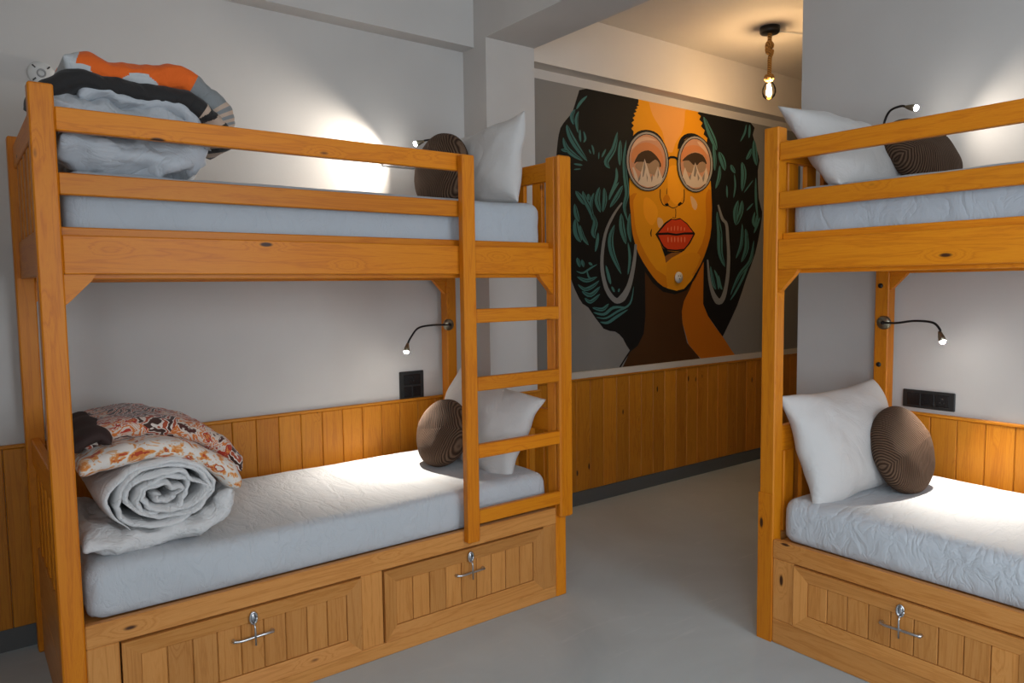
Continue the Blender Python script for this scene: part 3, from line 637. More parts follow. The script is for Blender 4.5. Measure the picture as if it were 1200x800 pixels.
MURAL = [
('hair','black',1,'3555,2522 3295,2522 3105,2522 3045,2504 3033,2473 3013,2425 2995,2379 2974,2351 2950,2328 2921,2299 2895,2266 2882,2228 2873,2187 2867,2144 2861,2098 2851,2044 2842,1986 2839,1923 2840,1853 2848,1767 2862,1676 2888,1586 2921,1497 2960,1405 3000,1324 3034,1271 3063,1236 3082,1227 3110,1212 3172,1144 3241,1076 3295,1059 3342,1053 3379,1034 3411,1007 3443,961 3478,922 3517,915 3571,940 3653,1029 3766,1118 3939,1130 4105,1126 4177,1160 4211,1186 4236,1166 4269,1121 4357,1039 4439,963 4440,940 4440,964 4517,1060 4609,1182 4666,1284 4716,1381 4774,1478 4825,1570 4858,1660 4879,1734 4891,1776 4897,1806 4905,1843 4906,1883 4885,1925 4860,1982 4849,2084 4845,2182 4856,2229 4865,2259 4853,2293 4831,2331 4803,2383 4776,2437 4798,2490 4749,2522 4490,2522 4165,2522 3849,2522'),
('neck','umber',2,'3617,1445 3623,1143 3606,1026 3549,951 3473,912 3404,815 4191,815 4160,846 4043,942 3995,1079 3986,1151 4009,1232 4120,1333 4039,1477'),
('neck_light','dorange',3,'4218,1541 4215,1206 4269,1121 4355,1037 4442,963 4559,847 4597,815 4207,815 4160,846 4059,931 3995,1079 3986,1161 4009,1232 4072,1313 4167,1478'),
('neck_outline','black',3,'3477,927 3469,920 3458,909 3445,896 3432,883 3418,868 3402,851 3388,836 3378,825 3389,819 3400,830 3414,846 3430,863 3444,877 3457,890 3469,903 3480,913 3488,921'),
('jaw_shadow','black',4,'3570,1531 3591,1464 3627,1421 3692,1357 3795,1297 3916,1279 4040,1305 4127,1385 4232,1520 4198,1603 3735,1593'),
('face','orange',5,'3555,2522 3555,2503 3547,2491 3563,2485 3535,2473 3551,2467 3523,2453 3539,2443 3511,2428 3527,2417 3501,2399 3518,2387 3492,2368 3513,2353 3490,2332 3511,2316 3480,2154 3473,2004 3471,1926 3484,1805 3500,1674 3554,1551 3646,1444 3741,1362 3838,1320 3930,1303 4009,1315 4082,1369 4186,1485 4261,1611 4302,1748 4303,1903 4294,2018 4271,2217 4242,2330 4249,2355 4206,2377 4220,2405 4177,2428 4196,2453 4159,2471 4177,2496 4140,2511 4158,2522 4122,2522 4146,2522'),
('cheek_shade','dorange2',6,'3475,1909 3509,1929 3541,1931 3529,1915 3509,1885 3509,1841 3516,1789 3524,1733 3541,1675 3575,1613 3620,1552 3672,1494 3727,1445 3785,1420 3830,1399 3845,1355 3835,1323 3794,1333 3741,1362 3693,1399 3646,1444 3598,1495 3554,1551 3523,1611 3500,1674 3489,1740 3484,1805 3474,1864'),
('cheek_shade','dorange2',6,'4296,1999 4268,2009 4241,1976 4234,1934 4234,1880 4241,1825 4243,1765 4228,1697 4199,1629 4153,1570 4110,1513 4092,1443 4096,1398 4135,1426 4186,1485 4226,1545 4261,1611 4287,1672 4302,1748 4305,1884'),
('forehead_light','peach',6,'3679,2522 3652,2520 3670,2475 3688,2441 3716,2411 3750,2380 3782,2348 3797,2309 3808,2273 3821,2245 3836,2226 3861,2219 3884,2225 3896,2250 3910,2284 3939,2318 3970,2352 3989,2384 4001,2418 4006,2461 4008,2509 4029,2522 4007,2522 3840,2522'),
('nose_light','yellow',6,'3838,2098 3835,2043 3839,1986 3841,1955 3850,1931 3874,1904 3904,1885 3926,1880 3947,1887 3971,1910 3991,1940 4000,1966 4001,1998 3999,2048 3990,2097 3971,2122 3945,2135 3913,2141 3880,2137 3855,2125'),
('cheek_light','yellow',6,'3606,1899 3628,1912 3659,1907 3694,1889 3726,1862 3740,1832 3739,1799 3720,1762 3692,1734 3669,1735 3646,1750 3623,1771 3606,1802 3600,1853'),
('cheek_light','pale',7,'4069,1946 4088,1945 4114,1930 4132,1914 4144,1894 4141,1872 4129,1856 4111,1857 4092,1872 4076,1912'),
('cheek_light','pale',7,'3739,1786 3759,1787 3780,1778 3792,1764 3794,1747 3777,1729 3756,1718 3744,1727 3737,1745 3734,1767'),
('chin_light','orange2',6,'3834,1487 3885,1515 3950,1530 4003,1547 4051,1559 4090,1564 4125,1561 4166,1555 4185,1533 4142,1467 4082,1398 4044,1363 4009,1341 3971,1324 3930,1316 3877,1316 3835,1338 3821,1411'),
('nose_line','black',7,'3759,1972 3759,1962 3758,1948 3758,1932 3759,1917 3763,1905 3769,1893 3776,1883 3783,1874 3793,1868 3804,1865 3813,1864 3820,1862 3822,1868 3816,1869 3807,1870 3798,1873 3790,1878 3783,1885 3777,1895 3771,1907 3767,1919 3766,1932 3766,1948 3767,1962 3767,1972'),
('nose_line','black',7,'3829,1986 3826,1979 3824,1969 3823,1959 3823,1949 3824,1940 3826,1932 3829,1925 3832,1920 3832,1926 3832,1933 3830,1941 3830,1949 3830,1959 3830,1969 3830,1979 3829,1986'),
('nose_line','black',7,'3840,1867 3848,1864 3861,1860 3876,1855 3891,1853 3905,1856 3920,1861 3933,1866 3942,1869 3938,1874 3929,1870 3917,1865 3903,1861 3891,1859 3879,1860 3865,1865 3853,1869 3844,1872'),
('nose_line','black',7,'3961,1877 3967,1880 3977,1884 3988,1889 3996,1896 4002,1903 4006,1912 4008,1922 4010,1933 4010,1947 4010,1963 4009,1979 4008,1989 3999,1988 4000,1978 4001,1963 4002,1947 4001,1933 4000,1922 3997,1913 3994,1905 3989,1898 3982,1893 3973,1888 3963,1884 3956,1881'),
('nostril','black',7,'3802,1889 3809,1894 3821,1894 3835,1888 3846,1879 3847,1872 3842,1866 3831,1864 3818,1867 3807,1877'),
('nostril','black',7,'3940,1885 3951,1894 3964,1901 3975,1900 3981,1894 3974,1884 3961,1875 3950,1872 3942,1874 3938,1878'),
('nose_line','black',7,'3913,1853 3913,1849 3914,1842 3915,1834 3916,1826 3915,1818 3914,1808 3914,1800 3913,1794 3920,1794 3921,1800 3922,1808 3922,1818 3923,1826 3922,1834 3921,1842 3920,1849 3920,1854'),
('nose_line','black',7,'3883,1793 3887,1793 3893,1792 3899,1791 3905,1790 3910,1791 3916,1792 3920,1793 3923,1793 3921,1797 3919,1796 3914,1795 3910,1794 3905,1794 3900,1794 3894,1795 3889,1796 3885,1797'),
('nose_shade','dorange2',7,'3791,1913 3807,1932 3828,1944 3848,1934 3860,1918 3854,1904 3839,1892 3823,1882 3807,1879 3795,1894'),
('brow','black',7,'3497,2280 3516,2298 3546,2318 3581,2332 3620,2340 3662,2342 3701,2338 3735,2328 3763,2312 3788,2288 3803,2265 3803,2254 3790,2253 3765,2272 3732,2295 3693,2309 3651,2317 3609,2316 3571,2308 3537,2288 3512,2271 3498,2271'),
('brow','black',7,'3934,2254 3937,2277 3950,2305 3970,2329 3999,2349 4036,2363 4076,2370 4112,2370 4144,2365 4180,2354 4202,2343 4188,2340 4156,2341 4117,2346 4077,2347 4042,2339 4010,2322 3980,2288 3955,2256 3940,2248'),
('glasses_outline','black',8,'3844,2167 3843,2129 3834,2091 3817,2055 3793,2022 3763,1994 3728,1972 3689,1957 3649,1950 3609,1949 3570,1956 3534,1970 3502,1990 3475,2016 3455,2046 3441,2080 3434,2116 3435,2153 3444,2189 3460,2223 3482,2255 3510,2282 3543,2305 3579,2321 3619,2331 3659,2333 3698,2328 3736,2315 3770,2296 3798,2271 3821,2240 3836,2205'),
('glasses_frame','silver',9,'3834,2166 3833,2129 3825,2092 3809,2057 3786,2026 3757,1999 3724,1978 3687,1963 3649,1956 3610,1955 3573,1962 3539,1976 3508,1995 3482,2020 3463,2050 3449,2082 3443,2117 3444,2152 3452,2188 3467,2221 3488,2252 3515,2278 3547,2300 3582,2315 3619,2325 3657,2327 3695,2322 3731,2310 3763,2291 3791,2266 3812,2236 3827,2203'),
('glasses_inner_line','black',10,'3816,2164 3816,2129 3808,2095 3793,2062 3772,2033 3746,2008 3716,1988 3683,1974 3648,1967 3613,1967 3579,1973 3547,1986 3519,2004 3496,2028 3477,2056 3465,2086 3459,2119 3460,2152 3468,2185 3481,2217 3500,2245 3525,2270 3554,2290 3586,2305 3620,2313 3655,2315 3689,2310 3722,2299 3752,2281 3777,2258 3796,2230 3810,2198'),
('lens','lens',11,'3809,2163 3808,2129 3801,2096 3787,2064 3767,2035 3742,2011 3713,1992 3681,1979 3647,1972 3614,1972 3581,1978 3551,1990 3524,2008 3501,2031 3484,2058 3472,2088 3466,2120 3467,2152 3474,2184 3487,2215 3506,2243 3529,2267 3557,2286 3588,2300 3620,2309 3654,2310 3687,2305 3718,2294 3747,2277 3771,2254 3790,2227 3803,2196'),
('glasses_outline','black',8,'4314,2188 4313,2149 4304,2111 4287,2075 4264,2043 4235,2016 4202,1995 4165,1980 4127,1973 4089,1974 4052,1981 4017,1996 3987,2017 3962,2043 3942,2074 3930,2109 3924,2145 3925,2182 3934,2218 3949,2253 3970,2284 3998,2311 4029,2333 4065,2348 4102,2357 4140,2358 4178,2352 4213,2339 4245,2319 4272,2293 4293,2261 4307,2226'),
('glasses_frame','silver',9,'4303,2187 4302,2150 4294,2113 4278,2078 4256,2047 4229,2021 4197,2001 4163,1987 4126,1980 4090,1980 4055,1988 4022,2002 3994,2022 3970,2048 3951,2078 3939,2111 3933,2146 3935,2182 3943,2217 3957,2250 3978,2280 4003,2307 4033,2327 4067,2342 4102,2351 4139,2352 4174,2346 4208,2333 4238,2313 4264,2288 4284,2258 4297,2223'),
('glasses_inner_line','black',10,'4283,2185 4282,2150 4275,2116 4261,2083 4241,2055 4217,2030 4189,2011 4158,1998 4126,1992 4093,1992 4062,2000 4032,2013 4006,2032 3985,2056 3968,2084 3957,2115 3952,2148 3953,2181 3960,2214 3973,2245 3991,2274 4014,2298 4041,2317 4071,2331 4103,2338 4136,2339 4167,2334 4198,2321 4225,2303 4248,2279 4265,2251 4278,2219'),
('lens','lens',11,'4275,2184 4274,2150 4267,2117 4254,2086 4235,2058 4212,2034 4186,2016 4156,2003 4125,1997 4094,1998 4064,2004 4036,2017 4012,2036 3991,2059 3975,2087 3965,2117 3960,2149 3961,2181 3967,2213 3980,2244 3997,2271 4019,2294 4045,2313 4073,2326 4103,2334 4134,2334 4165,2329 4193,2317 4219,2299 4241,2275 4258,2248 4270,2217'),
('eyelid','lid',12,'3482,2142 3485,2168 3497,2197 3521,2220 3551,2239 3584,2252 3621,2260 3662,2259 3702,2251 3736,2237 3764,2216 3782,2184 3790,2150 3785,2118 3775,2100 3766,2117 3754,2146 3732,2170 3702,2190 3663,2204 3621,2209 3578,2196 3541,2174 3518,2142 3502,2117 3489,2122'),
('lens_shine','pale2',12,'3482,2195 3491,2217 3512,2248 3539,2269 3571,2284 3604,2293 3641,2295 3689,2289 3722,2281 3702,2279 3661,2277 3621,2272 3581,2262 3548,2245 3521,2226 3496,2205'),
('eye_iris','umber2',12,'3507,2114 3521,2142 3546,2175 3577,2194 3611,2206 3641,2211 3671,2207 3704,2192 3733,2172 3753,2152 3764,2134 3764,2118 3754,2112 3733,2135 3707,2156 3678,2142 3651,2123 3636,2123 3621,2128 3596,2129 3571,2130 3549,2129 3531,2126 3514,2116'),
('eye_white','taupe',13,'3517,2098 3526,2114 3546,2128 3572,2132 3601,2133 3626,2128 3651,2127 3680,2144 3707,2159 3728,2154 3743,2142 3749,2133 3749,2118 3744,2089 3733,2062 3715,2056 3692,2059 3663,2063 3631,2067 3599,2068 3571,2069 3554,2074 3541,2080 3525,2088'),
('mountain','pale3',14,'3492,2089 3507,2091 3536,2046 3546,2020 3571,2062 3581,2084 3607,2153 3641,2089 3667,2029 3682,2058 3697,2045 3733,2117 3780,2041 3765,2016 3702,1987 3631,1975 3561,1987 3517,2018'),
('mountain_shade','slate',15,'3607,2148 3616,2100 3599,2044 3586,2033 3593,2098'),
('mountain_shade','slate',15,'3546,2020 3571,2062 3566,2022 3546,2000'),
('mountain_shade','slate',15,'3667,2039 3684,2065 3682,2030 3672,2009'),
('mountain_shade','slate',15,'3733,2110 3744,2063 3728,2034'),
('mountain_shade','slate',15,'3621,2067 3636,2037 3631,2006'),
('eyelid','lid',12,'3962,2165 3960,2190 3967,2222 3984,2248 4010,2269 4047,2283 4088,2291 4129,2292 4168,2285 4201,2269 4226,2247 4242,2214 4244,2191 4230,2206 4203,2231 4166,2246 4123,2252 4075,2241 4033,2221 4007,2197 3989,2175 3972,2163'),
('lens_shine','pale2',12,'4133,2321 4155,2320 4185,2312 4210,2297 4232,2277 4248,2252 4252,2235 4235,2247 4209,2267 4181,2281 4156,2295 4138,2310'),
('eye_iris','umber2',12,'3978,2177 3999,2196 4033,2218 4071,2234 4111,2243 4154,2242 4192,2233 4215,2216 4229,2197 4237,2183 4233,2175 4203,2180 4169,2184 4151,2172 4135,2159 4113,2156 4089,2159 4067,2172 4044,2183 4021,2181 4000,2176 3983,2173'),
('eye_white','taupe',13,'3989,2168 4013,2180 4044,2183 4067,2172 4089,2159 4115,2158 4141,2163 4164,2177 4186,2189 4210,2186 4227,2175 4227,2152 4216,2130 4196,2118 4170,2111 4136,2108 4101,2106 4072,2102 4045,2101 4020,2111 4000,2126 3988,2147'),
('mountain','pale3',14,'3981,2068 3990,2104 4006,2134 4045,2069 4079,2104 4112,2175 4158,2103 4187,2080 4233,2153 4257,2089 4229,2043 4159,2012 4091,2004 4023,2021'),
('mountain_shade','slate',15,'4112,2170 4130,2123 4115,2078 4096,2084 4103,2128'),
('mountain_shade','slate',15,'4045,2069 4073,2100 4062,2052'),
('mountain_shade','slate',15,'4187,2076 4216,2122 4211,2071 4199,2048'),
('mountain_shade','slate',15,'4135,2109 4159,2074 4142,2051'),
('glasses_bridge','black',9,'3844,2169 3847,2172 3850,2175 3854,2178 3858,2180 3862,2181 3869,2182 3877,2183 3884,2183 3891,2183 3898,2183 3904,2182 3909,2181 3913,2179 3917,2177 3921,2174 3923,2172 3941,2182 3938,2184 3934,2187 3928,2191 3921,2194 3912,2196 3904,2197 3895,2198 3887,2198 3878,2197 3868,2196 3859,2195 3849,2192 3841,2188 3835,2183 3830,2179 3827,2177'),
('lip_outline','black',7,'3715,1676 3808,1755 3870,1785 3912,1783 3962,1793 4037,1761 4123,1694 4068,1624 4010,1578 3921,1568 3825,1572 3788,1593 3756,1632'),
('upper_lip','red',8,'3742,1686 3815,1746 3874,1778 3912,1776 3962,1785 4027,1755 4094,1701 4006,1698 3920,1686 3836,1692'),
('lower_lip','red',8,'3740,1671 3836,1677 3920,1673 4006,1683 4097,1686 4050,1627 4000,1587 3921,1579 3834,1582 3795,1601 3767,1632'),
('lip_light','pink',9,'3835,1726 3832,1722 3831,1717 3830,1710 3830,1705 3833,1701 3836,1705 3838,1710 3839,1717 3838,1722 3836,1726'),
('lip_light','pink',9,'3836,1664 3833,1658 3832,1649 3832,1640 3834,1631 3837,1625 3838,1625 3841,1631 3842,1640 3841,1650 3840,1659 3836,1664'),
('lip_light','pink',9,'3870,1733 3867,1728 3865,1721 3865,1714 3865,1707 3868,1702 3871,1707 3873,1714 3873,1721 3873,1728 3871,1733'),
('lip_light','pink',9,'3871,1665 3868,1659 3867,1650 3867,1641 3869,1632 3872,1626 3873,1626 3876,1632 3877,1641 3876,1651 3875,1660 3871,1665'),
('lip_light','pink',9,'3903,1740 3899,1734 3898,1726 3897,1717 3898,1709 3900,1703 3903,1709 3905,1717 3906,1726 3905,1734 3903,1740'),
('lip_light','pink',9,'3903,1666 3900,1660 3899,1651 3899,1641 3901,1633 3905,1627 3908,1633 3909,1642 3909,1652 3907,1661 3903,1666'),
('lip_light','pink',9,'3937,1741 3933,1735 3932,1727 3931,1718 3932,1710 3934,1705 3938,1710 3939,1718 3940,1727 3939,1735 3937,1741'),
('lip_light','pink',9,'3937,1667 3934,1661 3933,1652 3933,1642 3935,1633 3939,1627 3939,1628 3942,1634 3943,1643 3943,1653 3941,1662 3937,1667'),
('lip_light','pink',9,'3969,1737 3966,1732 3964,1725 3964,1717 3964,1710 3967,1706 3970,1710 3972,1717 3973,1725 3972,1732 3970,1737'),
('lip_light','pink',9,'3970,1668 3967,1662 3966,1653 3966,1643 3968,1634 3972,1628 3975,1635 3976,1644 3976,1654 3974,1663 3970,1668'),
('lip_light','pink',9,'4005,1732 4002,1729 4000,1723 4000,1717 4000,1711 4003,1707 4006,1711 4008,1716 4009,1723 4008,1728 4006,1732'),
('lip_light','pink',9,'4006,1670 4003,1663 4002,1654 4002,1644 4004,1635 4008,1629 4011,1636 4012,1645 4012,1655 4010,1664 4006,1670'),
('lip_shadow','black',7,'3764,1619 3788,1590 3836,1570 3921,1565 4018,1580 3985,1566 3878,1558 3843,1547 3809,1532'),
('chin_shade','umber3',6,'3809,1537 3850,1558 3992,1566 3879,1524 3820,1489'),
('beauty_mark','black',7,'3680,1711 3676,1707 3672,1700 3668,1692 3666,1684 3667,1676 3669,1668 3672,1661 3676,1657 3677,1657 3679,1662 3679,1669 3678,1677 3678,1684 3679,1691 3681,1699 3682,1706 3681,1711'),
('earring','silver2',8,'3396,1865 3381,1852 3360,1833 3336,1809 3314,1784 3294,1758 3274,1729 3255,1697 3240,1661 3227,1619 3218,1572 3211,1525 3209,1482 3210,1443 3216,1408 3225,1376 3234,1348 3244,1323 3257,1303 3270,1285 3284,1270 3298,1257 3314,1245 3333,1234 3356,1229 3381,1231 3403,1238 3424,1248 3440,1264 3454,1282 3468,1303 3481,1328 3493,1357 3504,1392 3514,1432 3523,1472 3529,1508 3533,1538 3535,1567 3535,1590 3535,1607 3514,1607 3512,1591 3509,1567 3505,1540 3499,1510 3490,1476 3479,1436 3466,1398 3453,1366 3439,1340 3423,1320 3407,1302 3391,1289 3378,1279 3368,1271 3361,1267 3357,1265 3352,1265 3342,1269 3330,1276 3317,1287 3303,1300 3290,1315 3278,1332 3267,1354 3256,1381 3247,1412 3240,1446 3237,1482 3238,1524 3244,1570 3253,1617 3264,1658 3278,1692 3295,1723 3315,1751 3333,1778 3353,1803 3374,1826 3393,1846 3406,1861'),
('earring','silver2',8,'4361,1902 4367,1884 4378,1857 4390,1829 4402,1805 4417,1791 4432,1783 4442,1778 4450,1768 4456,1749 4460,1724 4462,1697 4465,1667 4469,1637 4473,1605 4475,1572 4476,1539 4476,1504 4473,1468 4470,1432 4464,1397 4457,1362 4447,1327 4435,1295 4422,1270 4409,1252 4395,1240 4386,1236 4391,1238 4395,1238 4383,1244 4367,1257 4350,1273 4334,1292 4319,1316 4305,1342 4294,1372 4284,1408 4276,1451 4269,1490 4263,1517 4247,1516 4249,1489 4253,1449 4258,1406 4265,1369 4273,1338 4283,1310 4294,1284 4305,1261 4318,1240 4334,1221 4354,1204 4389,1196 4424,1203 4444,1218 4459,1237 4470,1260 4480,1288 4489,1322 4498,1358 4505,1394 4510,1430 4512,1467 4514,1503 4514,1539 4512,1574 4508,1607 4504,1640 4499,1670 4496,1699 4493,1727 4489,1753 4482,1775 4470,1791 4455,1799 4443,1805 4432,1815 4417,1835 4402,1862 4387,1888 4377,1906'),
('hair_strand','teal',7,'3108,2480 3094,2474 3078,2464 3062,2452 3048,2439 3036,2426 3027,2411 3021,2398 3019,2388 3020,2388 3031,2395 3043,2407 3054,2419 3065,2431 3077,2443 3091,2456 3103,2469 3109,2479'),
('hair_strand','teal',7,'3012,2387 3000,2383 2987,2373 2976,2361 2969,2346 2970,2330 2977,2315 2986,2303 2997,2295 2998,2296 3001,2308 3000,2322 2998,2336 2998,2347 3001,2356 3007,2367 3012,2377 3013,2387'),
('strand_line','black',16,'3014,2387 3007,2381 2997,2371 2988,2359 2983,2347 2984,2333 2989,2318 2994,2305 2999,2296 2997,2306 2992,2319 2988,2334 2987,2347 2992,2358 3000,2370 3009,2380 3014,2387'),
('hair_strand','teal',7,'3038,2380 3028,2371 3018,2358 3010,2341 3006,2323 3008,2304 3015,2283 3023,2264 3033,2252 3034,2252 3037,2267 3035,2288 3033,2309 3032,2326 3034,2341 3038,2356 3041,2370 3039,2380'),
('strand_line','black',16,'3040,2380 3035,2371 3028,2357 3022,2341 3019,2325 3021,2306 3025,2285 3031,2266 3035,2253 3033,2266 3028,2286 3024,2307 3023,2325 3026,2341 3031,2357 3037,2371 3040,2380'),
('hair_strand','teal',7,'3048,2275 3043,2267 3040,2255 3039,2243 3039,2231 3041,2222 3044,2213 3049,2206 3054,2201 3055,2202 3058,2208 3058,2216 3058,2225 3057,2234 3056,2245 3055,2257 3053,2268 3048,2275'),
('hair_strand','teal',7,'3077,2268 3076,2259 3079,2247 3081,2235 3083,2226 3082,2220 3079,2214 3076,2207 3076,2202 3077,2202 3084,2204 3092,2210 3098,2218 3101,2228 3098,2239 3093,2251 3085,2262 3078,2268'),
('hair_strand','teal',7,'2942,2289 2937,2277 2937,2261 2941,2243 2948,2226 2958,2208 2972,2191 2988,2173 3007,2156 3030,2137 3056,2118 3082,2102 3105,2094 3107,2095 3099,2113 3082,2134 3062,2157 3044,2178 3029,2195 3014,2213 3000,2229 2988,2243 2977,2257 2966,2271 2956,2283 2944,2290'),
('strand_line','black',16,'2944,2289 2947,2279 2951,2266 2958,2250 2967,2233 2978,2217 2992,2200 3007,2183 3024,2165 3045,2146 3069,2125 3091,2107 3107,2094 3108,2094 3094,2108 3073,2128 3050,2149 3030,2168 3013,2186 2998,2203 2984,2220 2973,2236 2963,2251 2956,2267 2950,2280 2945,2289'),
('hair_strand','teal',7,'2913,2212 2910,2200 2911,2184 2915,2166 2924,2150 2936,2137 2951,2126 2967,2117 2985,2110 3006,2103 3029,2097 3051,2093 3068,2093 3069,2095 3059,2104 3042,2114 3023,2123 3007,2133 2992,2141 2978,2149 2965,2157 2954,2166 2944,2177 2934,2191 2925,2205 2915,2213'),
('strand_line','black',16,'2915,2213 2918,2202 2923,2187 2929,2171 2938,2157 2950,2146 2964,2136 2980,2128 2996,2120 3015,2112 3036,2104 3056,2098 3070,2094 3071,2094 3058,2100 3038,2107 3018,2115 2999,2123 2983,2131 2968,2140 2954,2149 2943,2159 2933,2172 2926,2188 2920,2203 2915,2213'),
('hair_strand','teal',7,'2896,2143 2902,2136 2914,2132 2928,2130 2942,2131 2953,2136 2947,2143 2935,2147 2921,2149 2907,2148 2896,2143'),
('strand_line','black',16,'2896,2143 2904,2141 2917,2139 2931,2137 2944,2136 2953,2136 2944,2138 2932,2140 2918,2142 2905,2143 2896,2143'),
('hair_strand','teal',7,'2995,2068 3005,2064 3021,2062 3040,2061 3056,2062 3068,2066 3069,2066 3058,2071 3042,2073 3024,2073 3007,2072 2995,2068'),
('hair_strand','teal',7,'2995,2034 3004,2033 3017,2034 3032,2036 3045,2039 3054,2043 3054,2044 3044,2045 3031,2044 3016,2042 3003,2038 2995,2034'),
('hair_strand','teal',7,'3144,2195 3142,2189 3144,2182 3146,2174 3148,2167 3151,2159 3154,2150 3157,2142 3161,2137 3162,2137 3165,2144 3166,2153 3165,2162 3163,2171 3160,2179 3155,2186 3150,2192 3144,2195'),
('hair_strand','teal',7,'3121,2166 3120,2160 3122,2154 3125,2148 3130,2143 3136,2140 3138,2145 3136,2152 3132,2158 3127,2163 3122,2166'),
('hair_strand','teal',7,'3204,2158 3200,2151 3198,2141 3197,2130 3198,2120 3201,2114 3205,2121 3207,2131 3208,2141 3208,2151 3205,2158'),
('hair_strand','teal',7,'3263,2182 3252,2175 3242,2163 3233,2150 3227,2137 3227,2127 3228,2127 3238,2134 3248,2146 3257,2160 3263,2172 3264,2182'),
('hair_strand','teal',7,'3363,2296 3349,2276 3336,2247 3323,2216 3310,2190 3294,2169 3274,2147 3256,2126 3246,2104 3251,2085 3266,2073 3282,2068 3296,2067 3298,2068 3296,2078 3289,2087 3285,2096 3286,2102 3295,2114 3312,2133 3332,2157 3349,2183 3359,2213 3365,2246 3368,2275 3366,2295'),
('strand_line','black',16,'3366,2296 3359,2276 3351,2246 3340,2215 3328,2187 3312,2164 3293,2141 3275,2121 3265,2104 3267,2090 3278,2079 3290,2072 3299,2067 3299,2068 3292,2074 3281,2081 3272,2091 3271,2103 3280,2119 3298,2139 3318,2162 3334,2186 3345,2215 3355,2246 3362,2275 3366,2296'),
('hair_strand','teal',7,'3389,2248 3379,2234 3373,2213 3369,2190 3367,2168 3367,2147 3370,2124 3375,2105 3384,2092 3386,2092 3394,2107 3399,2127 3402,2150 3403,2171 3403,2193 3402,2215 3399,2235 3391,2248'),
('strand_line','black',16,'3392,2249 3389,2234 3387,2214 3385,2191 3384,2170 3384,2148 3384,2126 3385,2106 3387,2092 3388,2106 3389,2126 3389,2149 3389,2170 3390,2192 3391,2214 3392,2235 3392,2249'),
('hair_strand','teal',7,'3441,2254 3432,2233 3424,2204 3416,2171 3411,2139 3409,2110 3410,2081 3412,2053 3414,2025 3418,1999 3423,1973 3428,1949 3430,1927 3427,1905 3419,1882 3412,1859 3411,1835 3417,1810 3429,1786 3442,1765 3453,1751 3455,1752 3454,1768 3447,1790 3441,1814 3439,1836 3444,1857 3453,1878 3463,1902 3469,1928 3468,1955 3463,1980 3457,2006 3453,2031 3449,2058 3445,2086 3441,2113 3439,2141 3440,2172 3442,2204 3444,2234 3443,2254'),
('strand_line','black',16,'3443,2254 3439,2234 3434,2204 3428,2171 3425,2140 3425,2112 3427,2083 3429,2055 3432,2028 3437,2002 3442,1976 3447,1952 3449,1928 3444,1904 3436,1881 3428,1858 3425,1835 3429,1812 3439,1788 3449,1766 3456,1752 3450,1767 3441,1788 3433,1812 3429,1836 3432,1858 3441,1880 3449,1904 3454,1928 3453,1953 3448,1977 3442,2003 3438,2029 3435,2056 3432,2084 3430,2112 3429,2140 3432,2171 3436,2204 3441,2234 3444,2254'),
('hair_strand','teal',7,'3352,2078 3347,2063 3347,2044 3345,2022 3340,2001 3328,1975 3312,1945 3296,1916 3288,1895 3289,1895 3308,1913 3329,1940 3350,1970 3365,1998 3369,2023 3367,2046 3361,2065 3353,2078'),
('hair_strand','teal',7,'3376,1990 3359,1979 3338,1960 3318,1940 3302,1922 3293,1907 3288,1893 3286,1881 3288,1873 3289,1873 3298,1879 3305,1890 3313,1902 3323,1915 3336,1933 3353,1954 3369,1975 3377,1990'),
('hair_strand','teal',7,'3408,1970 3391,1960 3374,1943 3358,1924 3343,1905 3328,1886 3312,1865 3300,1845 3296,1829 3297,1828 3317,1838 3338,1854 3359,1874 3377,1893 3391,1914 3403,1935 3410,1955 3410,1970'),
('strand_line','black',16,'3411,1970 3401,1958 3388,1940 3374,1920 3360,1900 3343,1881 3325,1860 3309,1842 3298,1829 3311,1841 3329,1859 3348,1879 3365,1899 3379,1918 3392,1939 3404,1957 3411,1970'),
('hair_strand','teal',7,'3205,1945 3190,1932 3178,1912 3169,1888 3165,1865 3171,1842 3183,1821 3198,1803 3214,1793 3216,1794 3220,1810 3217,1830 3213,1851 3210,1869 3211,1887 3213,1909 3214,1929 3208,1945'),
('strand_line','black',16,'3208,1945 3202,1931 3195,1910 3188,1888 3186,1866 3191,1846 3200,1825 3209,1806 3217,1793 3212,1807 3204,1826 3197,1847 3193,1867 3194,1888 3200,1910 3206,1930 3208,1945'),
('hair_strand','teal',7,'3246,1945 3238,1930 3236,1911 3235,1889 3233,1870 3231,1851 3229,1831 3228,1812 3233,1798 3235,1797 3248,1810 3258,1828 3267,1849 3272,1871 3271,1892 3266,1914 3259,1933 3248,1945'),
('strand_line','black',16,'3248,1945 3249,1932 3251,1912 3252,1891 3252,1871 3248,1851 3243,1830 3238,1811 3235,1798 3236,1798 3241,1811 3247,1829 3254,1850 3257,1871 3257,1891 3255,1913 3252,1932 3249,1945'),
('hair_strand','teal',7,'3008,1909 3008,1896 3015,1883 3025,1870 3034,1860 3044,1851 3055,1842 3067,1835 3081,1833 3083,1834 3087,1844 3085,1856 3079,1868 3070,1879 3058,1890 3042,1900 3026,1908 3009,1910'),
('strand_line','black',16,'3010,1909 3017,1901 3028,1891 3041,1879 3051,1868 3061,1858 3069,1848 3077,1839 3083,1833 3084,1833 3080,1840 3074,1850 3066,1860 3057,1871 3045,1882 3032,1893 3020,1903 3010,1910'),
('hair_strand','teal',7,'3066,1913 3062,1902 3063,1887 3066,1870 3071,1854 3079,1840 3088,1827 3098,1815 3108,1802 3119,1786 3132,1767 3145,1749 3158,1739 3160,1739 3162,1754 3159,1774 3152,1796 3145,1815 3136,1831 3127,1844 3117,1856 3108,1867 3099,1880 3089,1894 3080,1906 3068,1914'),
